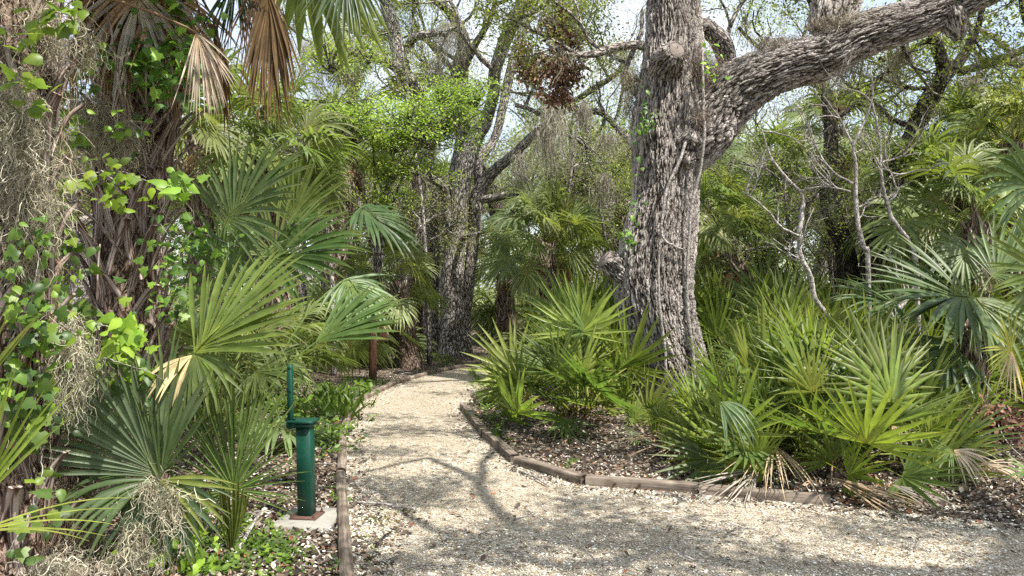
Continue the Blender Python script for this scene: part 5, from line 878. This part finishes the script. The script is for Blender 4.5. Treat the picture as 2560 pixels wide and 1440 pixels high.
for (lab, bl, sdd, nn) in (('brown dead leaf cluster on the palm trunk under the great limb', (2090, 280, 70, 60, 14.5), 833, 500), ('dark heap of dead oak leaves at the right edge above the bare soil', (2490, 1060, 130, 90, 6.3), 834, 1500)):
    rng = rg(sdd); t = root('dead_branch', W(bl[0], bl[1], bl[4]), lab, 'dead branch'); g = Geo(); c = W(bl[0], bl[1], bl[4]); pos = c + rng.normal(0, .45, (nn, 3)) * (bl[2] * bl[4] / F / 2, .15, bl[3] * bl[4] / F / 2)
    scatter(g, lfT, lfF, pos, *axes(rng, nn, (0, -.5, .5), .8, .6), rng.uniform(.045, .09, nn), pal(rng, nn, [(0.17, 0.085, 0.055), (0.26, 0.14, 0.09), (0.09, 0.05, 0.04)])); g.build('dead_leaves', M_LITTER, t)
    g = Geo(); strands(g, c + rng.normal(0, .1, (40, 3)), .5, 8, .3, .3, .012, pal(rng, 40, [(0.3, 0.25, 0.2)]), rng); g.build('twigs', M_TWIG, t)

# ------------------------------------------------------------------ bare grey shrubs at right
def shrub(label, limbs, seed, tw):
    b = W(*limbs[0][0][:2], limbs[0][0][3]); b = np.array([b[0], b[1], 0]); t = root('bare_shrub', b, label, 'bare shrub', 'leafless grey shrubs'); T = Tree(seed)
    limbs[0].insert(0, (limbs[0][0][0] + 10, 720 + EYE * F / limbs[0][0][3], limbs[0][0][2] * 1.2, limbs[0][0][3]))
    for pts in limbs: br(T, pts, 8, 7, .008)
    for m in list(T.mid):
        for q in range(tw): i = T.rng.integers(len(m) // 3, len(m)); T.grow(m[i], (T.rng.normal(0, .8), T.rng.normal(0, .5), T.rng.uniform(.1, .9)), .55, .009, 2, 3, .35, .1, .6)
    T.g.build('stems', M_TWIG, t, True)
shrub('leafless grey shrub with bent stem nearest the great oak', [[(2100, 840, 13, 8.5), (2080, 800, 13, 8.5), (2045, 745, 13, 8.5), (2035, 690, 12, 8.5), (2012, 640, 12, 8.5), (2005, 590, 12, 8.5), (2010, 530, 11, 8.5), (2005, 490, 10, 8.5), (1970, 450, 8, 8.5), (1930, 400, 6, 8.5), (1910, 330, 4, 8.5)],
    [(2005, 590, 7, 8.5), (1960, 570, 6, 8.4), (1930, 540, 5, 8.4), (1890, 500, 4, 8.4), (1860, 480, 3, 8.4)], [(2000, 480, 7, 8.5), (2070, 470, 6, 8.4), (2130, 480, 4, 8.4)]], 841, 4)
shrub('leafless grey shrub with upright middle stem', [[(2168, 660, 12, 9), (2160, 620, 12, 9), (2145, 560, 11, 9), (2138, 480, 10, 9), (2136, 400, 8, 9), (2130, 360, 7, 9), (2160, 300, 6, 9), (2180, 240, 5, 9), (2175, 160, 3, 9)], [(2136, 380, 6, 9), (2100, 300, 5, 9), (2060, 240, 3, 9)], [(2130, 460, 7, 9), (2080, 430, 6, 9), (2040, 370, 5, 9), (2020, 310, 4, 9)]], 842, 4)
shrub('leafless grey shrub with long stem curving up from the right', [[(2290, 700, 11, 9), (2284, 640, 11, 9), (2260, 590, 11, 9), (2225, 540, 10, 9), (2205, 480, 9, 9), (2192, 420, 8, 9), (2190, 340, 6, 9), (2170, 260, 4, 9)], [(2212, 510, 6, 9), (2240, 480, 5, 9), (2235, 440, 4, 9), (2280, 430, 3, 9)], [(2195, 410, 5, 9), (2250, 395, 4, 9), (2300, 385, 3, 9)]], 843, 3)
shrub('thick smooth grey stem slanting up behind the bright palmettos', [[(2140, 920, 15, 8), (2185, 860, 17, 8), (2210, 810, 17, 8), (2240, 770, 13, 8), (2290, 700, 10, 8.2), (2340, 650, 7, 8.4)]], 844, 2)
def twiggy(px, py, d, lean, seed, lab, lv=3, n=5, moss=14):
    e = W(px, py, d); b = np.array([e[0] + lean, e[1], 0.]); t = root('twiggy_sapling', b, lab, 'sapling', 'grey twiggy saplings between the palms'); T = Tree(seed); P = catmull([b, b + (e - b) * (.2, 0, .45) + (0, .1, 0), e], 18); P += np.cumsum(T.rng.normal(0, .03, P.shape), 0) * .4; tube(T.g, P, np.linspace(.055, .025, 18), 7)
    for k in range(n): a = T.rng.uniform(0, 6.28); T.grow(P[-1 - int(k * 1.6)], (math.cos(a), math.sin(a), T.rng.uniform(-.2, .9)), 1.15, .02, lv, 4, .38, .02, .66)
    T.g.build('stems', M_BARK2, t, True); T.leaves(1.3, .05, .12, wts=[3, 3, 3, 1], maxn=3500).build('foliage', M_LEAF, t); hang(np.concatenate(T.mid), moss, .22, .010, 6, 10)
for k, (px, py, d, le_, lab) in enumerate(((1950, 430, 12.5, .4, 'grey twiggy sapling under the middle of great limb'), (2230, 330, 14, -.5, 'grey twiggy sapling in front of the dark twisting oak'), (1490, 470, 15, .5, 'grey twiggy sapling left of the great trunk'), (1440, 300, 16, -.4, 'tall grey sapling below the dead leaf clump'), (760, 260, 12.5, .5, 'grey twiggy sapling behind the hanging brown frond'), (1310, 420, 17.5, .3, 'grey twiggy sapling right of forked oak branches'),
    (2480, 250, 14.5, -.4, 'grey twiggy sapling beside the palm crown at upper right'), (2300, 600, 13.5, .3, 'low grey sapling behind the right-hand thicket'), (1880, 600, 13, .4, 'low grey sapling right of the great trunk'), (1040, 560, 15.3, -.4, 'grey sapling between left palms and forked oak'), (1010, 80, 14.5, .5, 'tall mossy sapling in front of pale leaning oak'), (2060, 520, 15, .2, 'grey sapling next to the reddish palm trunk'), (700, 120, 14, .4, 'tall grey sapling at upper left behind the dead fronds'), (1600, 330, 15, .3, 'grey sapling partly hidden by the great trunk'))): twiggy(px, py, d, le_, 860 + k, lab)
# low rail in the shade at right
g = Geo(); P, R = pxpath([(2195, 1048, 7, 6.9), (2350, 1052, 8, 6.9), (2480, 1053, 8, 6.9), (2600, 1050, 8, 6.9)], 30); tube(g, P, R, 8); tag(g.build('fallen_branch', M_TWIG), 'long straight pale stick lying level in the shade at right', 'stick')
for k, (a, b, w_, lab) in enumerate((((1300, 1185), (1372, 1222), 7, 'dry forked twig lying on the gravel by the dark timber'), ((1325, 1180), (1350, 1200), 4, 'short twig crossing the forked twig on the gravel'), ((870, 1262), (1050, 1284), 7, 'orange dry frond stalk lying on the gravel by the round log'), ((590, 1402), (652, 1340), 12, 'pale stick standing beside the pleated seedling'), ((940, 1375), (975, 1340), 7, 'dark twig on the mossy gravel beside the round log'))):
    A_, B_ = Gp(*a) + (0, 0, .02), Gp(*b) + (0, 0, .02); A_[2] += float(hz(A_[0], A_[1])); B_[2] += float(hz(B_[0], B_[1])) + (.12 if k == 3 else 0); P = catmull([A_, (A_ + B_) / 2 + (0, .015, .012), B_], 9); d_ = A_[1]; g = Geo(); tube(g, P, np.linspace(1, .6, 9) * w_ * d_ / F / 2, 7); tag(g.build('fallen_twig', M_TWIG if k != 4 else M_BARKD, None, True), lab, 'twig')

# ------------------------------------------------------------------ low green weeds
bl_ = np.array([(-.05, 0, 0), (.05, 0, 0), (-.07, .35, .03), (.07, .35, .03), (-.045, .7, .0), (.045, .7, .0), (0, 1, -.12)]); bf_ = np.array([(0, 1, 3), (0, 3, 2), (2, 3, 5), (2, 5, 4), (4, 5, 6)])
g = Geo(); rng = rg(901)
for (px, py, w_, h_, n, sz, kd) in ((790, 1010, 140, 70, 520, .075, 0), (770, 1060, 120, 60, 380, .065, 0), (830, 1090, 60, 60, 350, .08, 0), (905, 985, 40, 20, 160, .10, 0), (910, 960, 50, 15, 120, .12, 1), (830, 1030, 60, 50, 200, .26, 1), (700, 1020, 120, 60, 500, .12, 0),
    (640, 1370, 120, 70, 420, .05, 0), (700, 1400, 130, 60, 380, .045, 0), (560, 1350, 100, 60, 200, .06, 0), (920, 1340, 60, 60, 420, .028, 2), (960, 1300, 70, 40, 260, .028, 2), (930, 1390, 50, 40, 260, .03, 2), (990, 1240, 50, 20, 90, .02, 2), (845, 1250, 20, 60, 90, .04, 0), (760, 1210, 80, 90, 200, .035, 0),
    (1230, 1050, 40, 20, 120, .06, 0), (1205, 1010, 40, 40, 220, .07, 0), (1240, 1090, 40, 20, 90, .07, 0), (1190, 955, 24, 40, 160, .08, 0), (1420, 1165, 30, 12, 60, .04, 0), (1100, 905, 60, 20, 140, .09, 0), (1010, 900, 90, 16, 140, .08, 1), (2290, 1250, 12, 8, 16, .04, 0), (330, 1420, 260, 40, 260, .06, 0), (560, 1440, 200, 30, 300, .05, 0)):
    m = n; p_ = np.array([Gp(px + rng.normal(0, .45) * w_ / 1.0, max(790, py + rng.normal(0, .4) * h_)) for _ in range(m // 9 + 1)]); p_[:, 2] = hz(p_[:, 0], p_[:, 1]); i = rng.integers(0, len(p_), m)
    pos = p_[i] + rng.normal(0, sz * .45, (m, 3)) * (1, 1, 0) + np.stack([0 * i, 0 * i, rng.uniform(0, 1, m) * sz * (1.3 if kd == 0 else .15)], 1)
    if kd == 0: Y_ = unit(rng.normal(0, 1, (m, 3)) + (0, 0, .35)); scatter(g, lfT * (1.2, 1, 1), lfF, pos, *axes(rng, m, (.1, -.3, 1), .5, -.2), rng.uniform(.5, 1.1, m) * sz, pal(rng, m, [(0.11, 0.2, 0.03), (0.17, 0.27, 0.04), (0.07, 0.13, 0.03)]))
    elif kd == 1: dirs = unit(rng.normal(0, .6, (m, 3)) * (1, 1, .2) + (0, 0, .9)); Z_ = unit(np.cross(dirs, np.cross(dirs, rng.normal(0, 1, (m, 3))))); scatter(g, bl_, bf_, pos, np.cross(dirs, Z_), dirs, Z_, rng.uniform(.6, 1.2, m) * sz, pal(rng, m, [(0.12, 0.2, 0.04), (0.08, 0.14, 0.03)]))
    else: scatter(g, lfT * (1.6, 1, 1), lfF, pos, *axes(rng, m, (0, 0, 1), .5), rng.uniform(.5, 1.2, m) * sz, pal(rng, m, [(0.15, 0.2, 0.04), (0.1, 0.15, 0.03)]))
tag(g.build('low_weeds', M_LEAF), 'low bright green weeds sprouting along the path edges', 'weeds', kind='stuff')
tag(MOSSG.build('branch_moss', M_MOSS), 'grey spanish moss hanging all over the oak branches', 'spanish moss', kind='stuff')
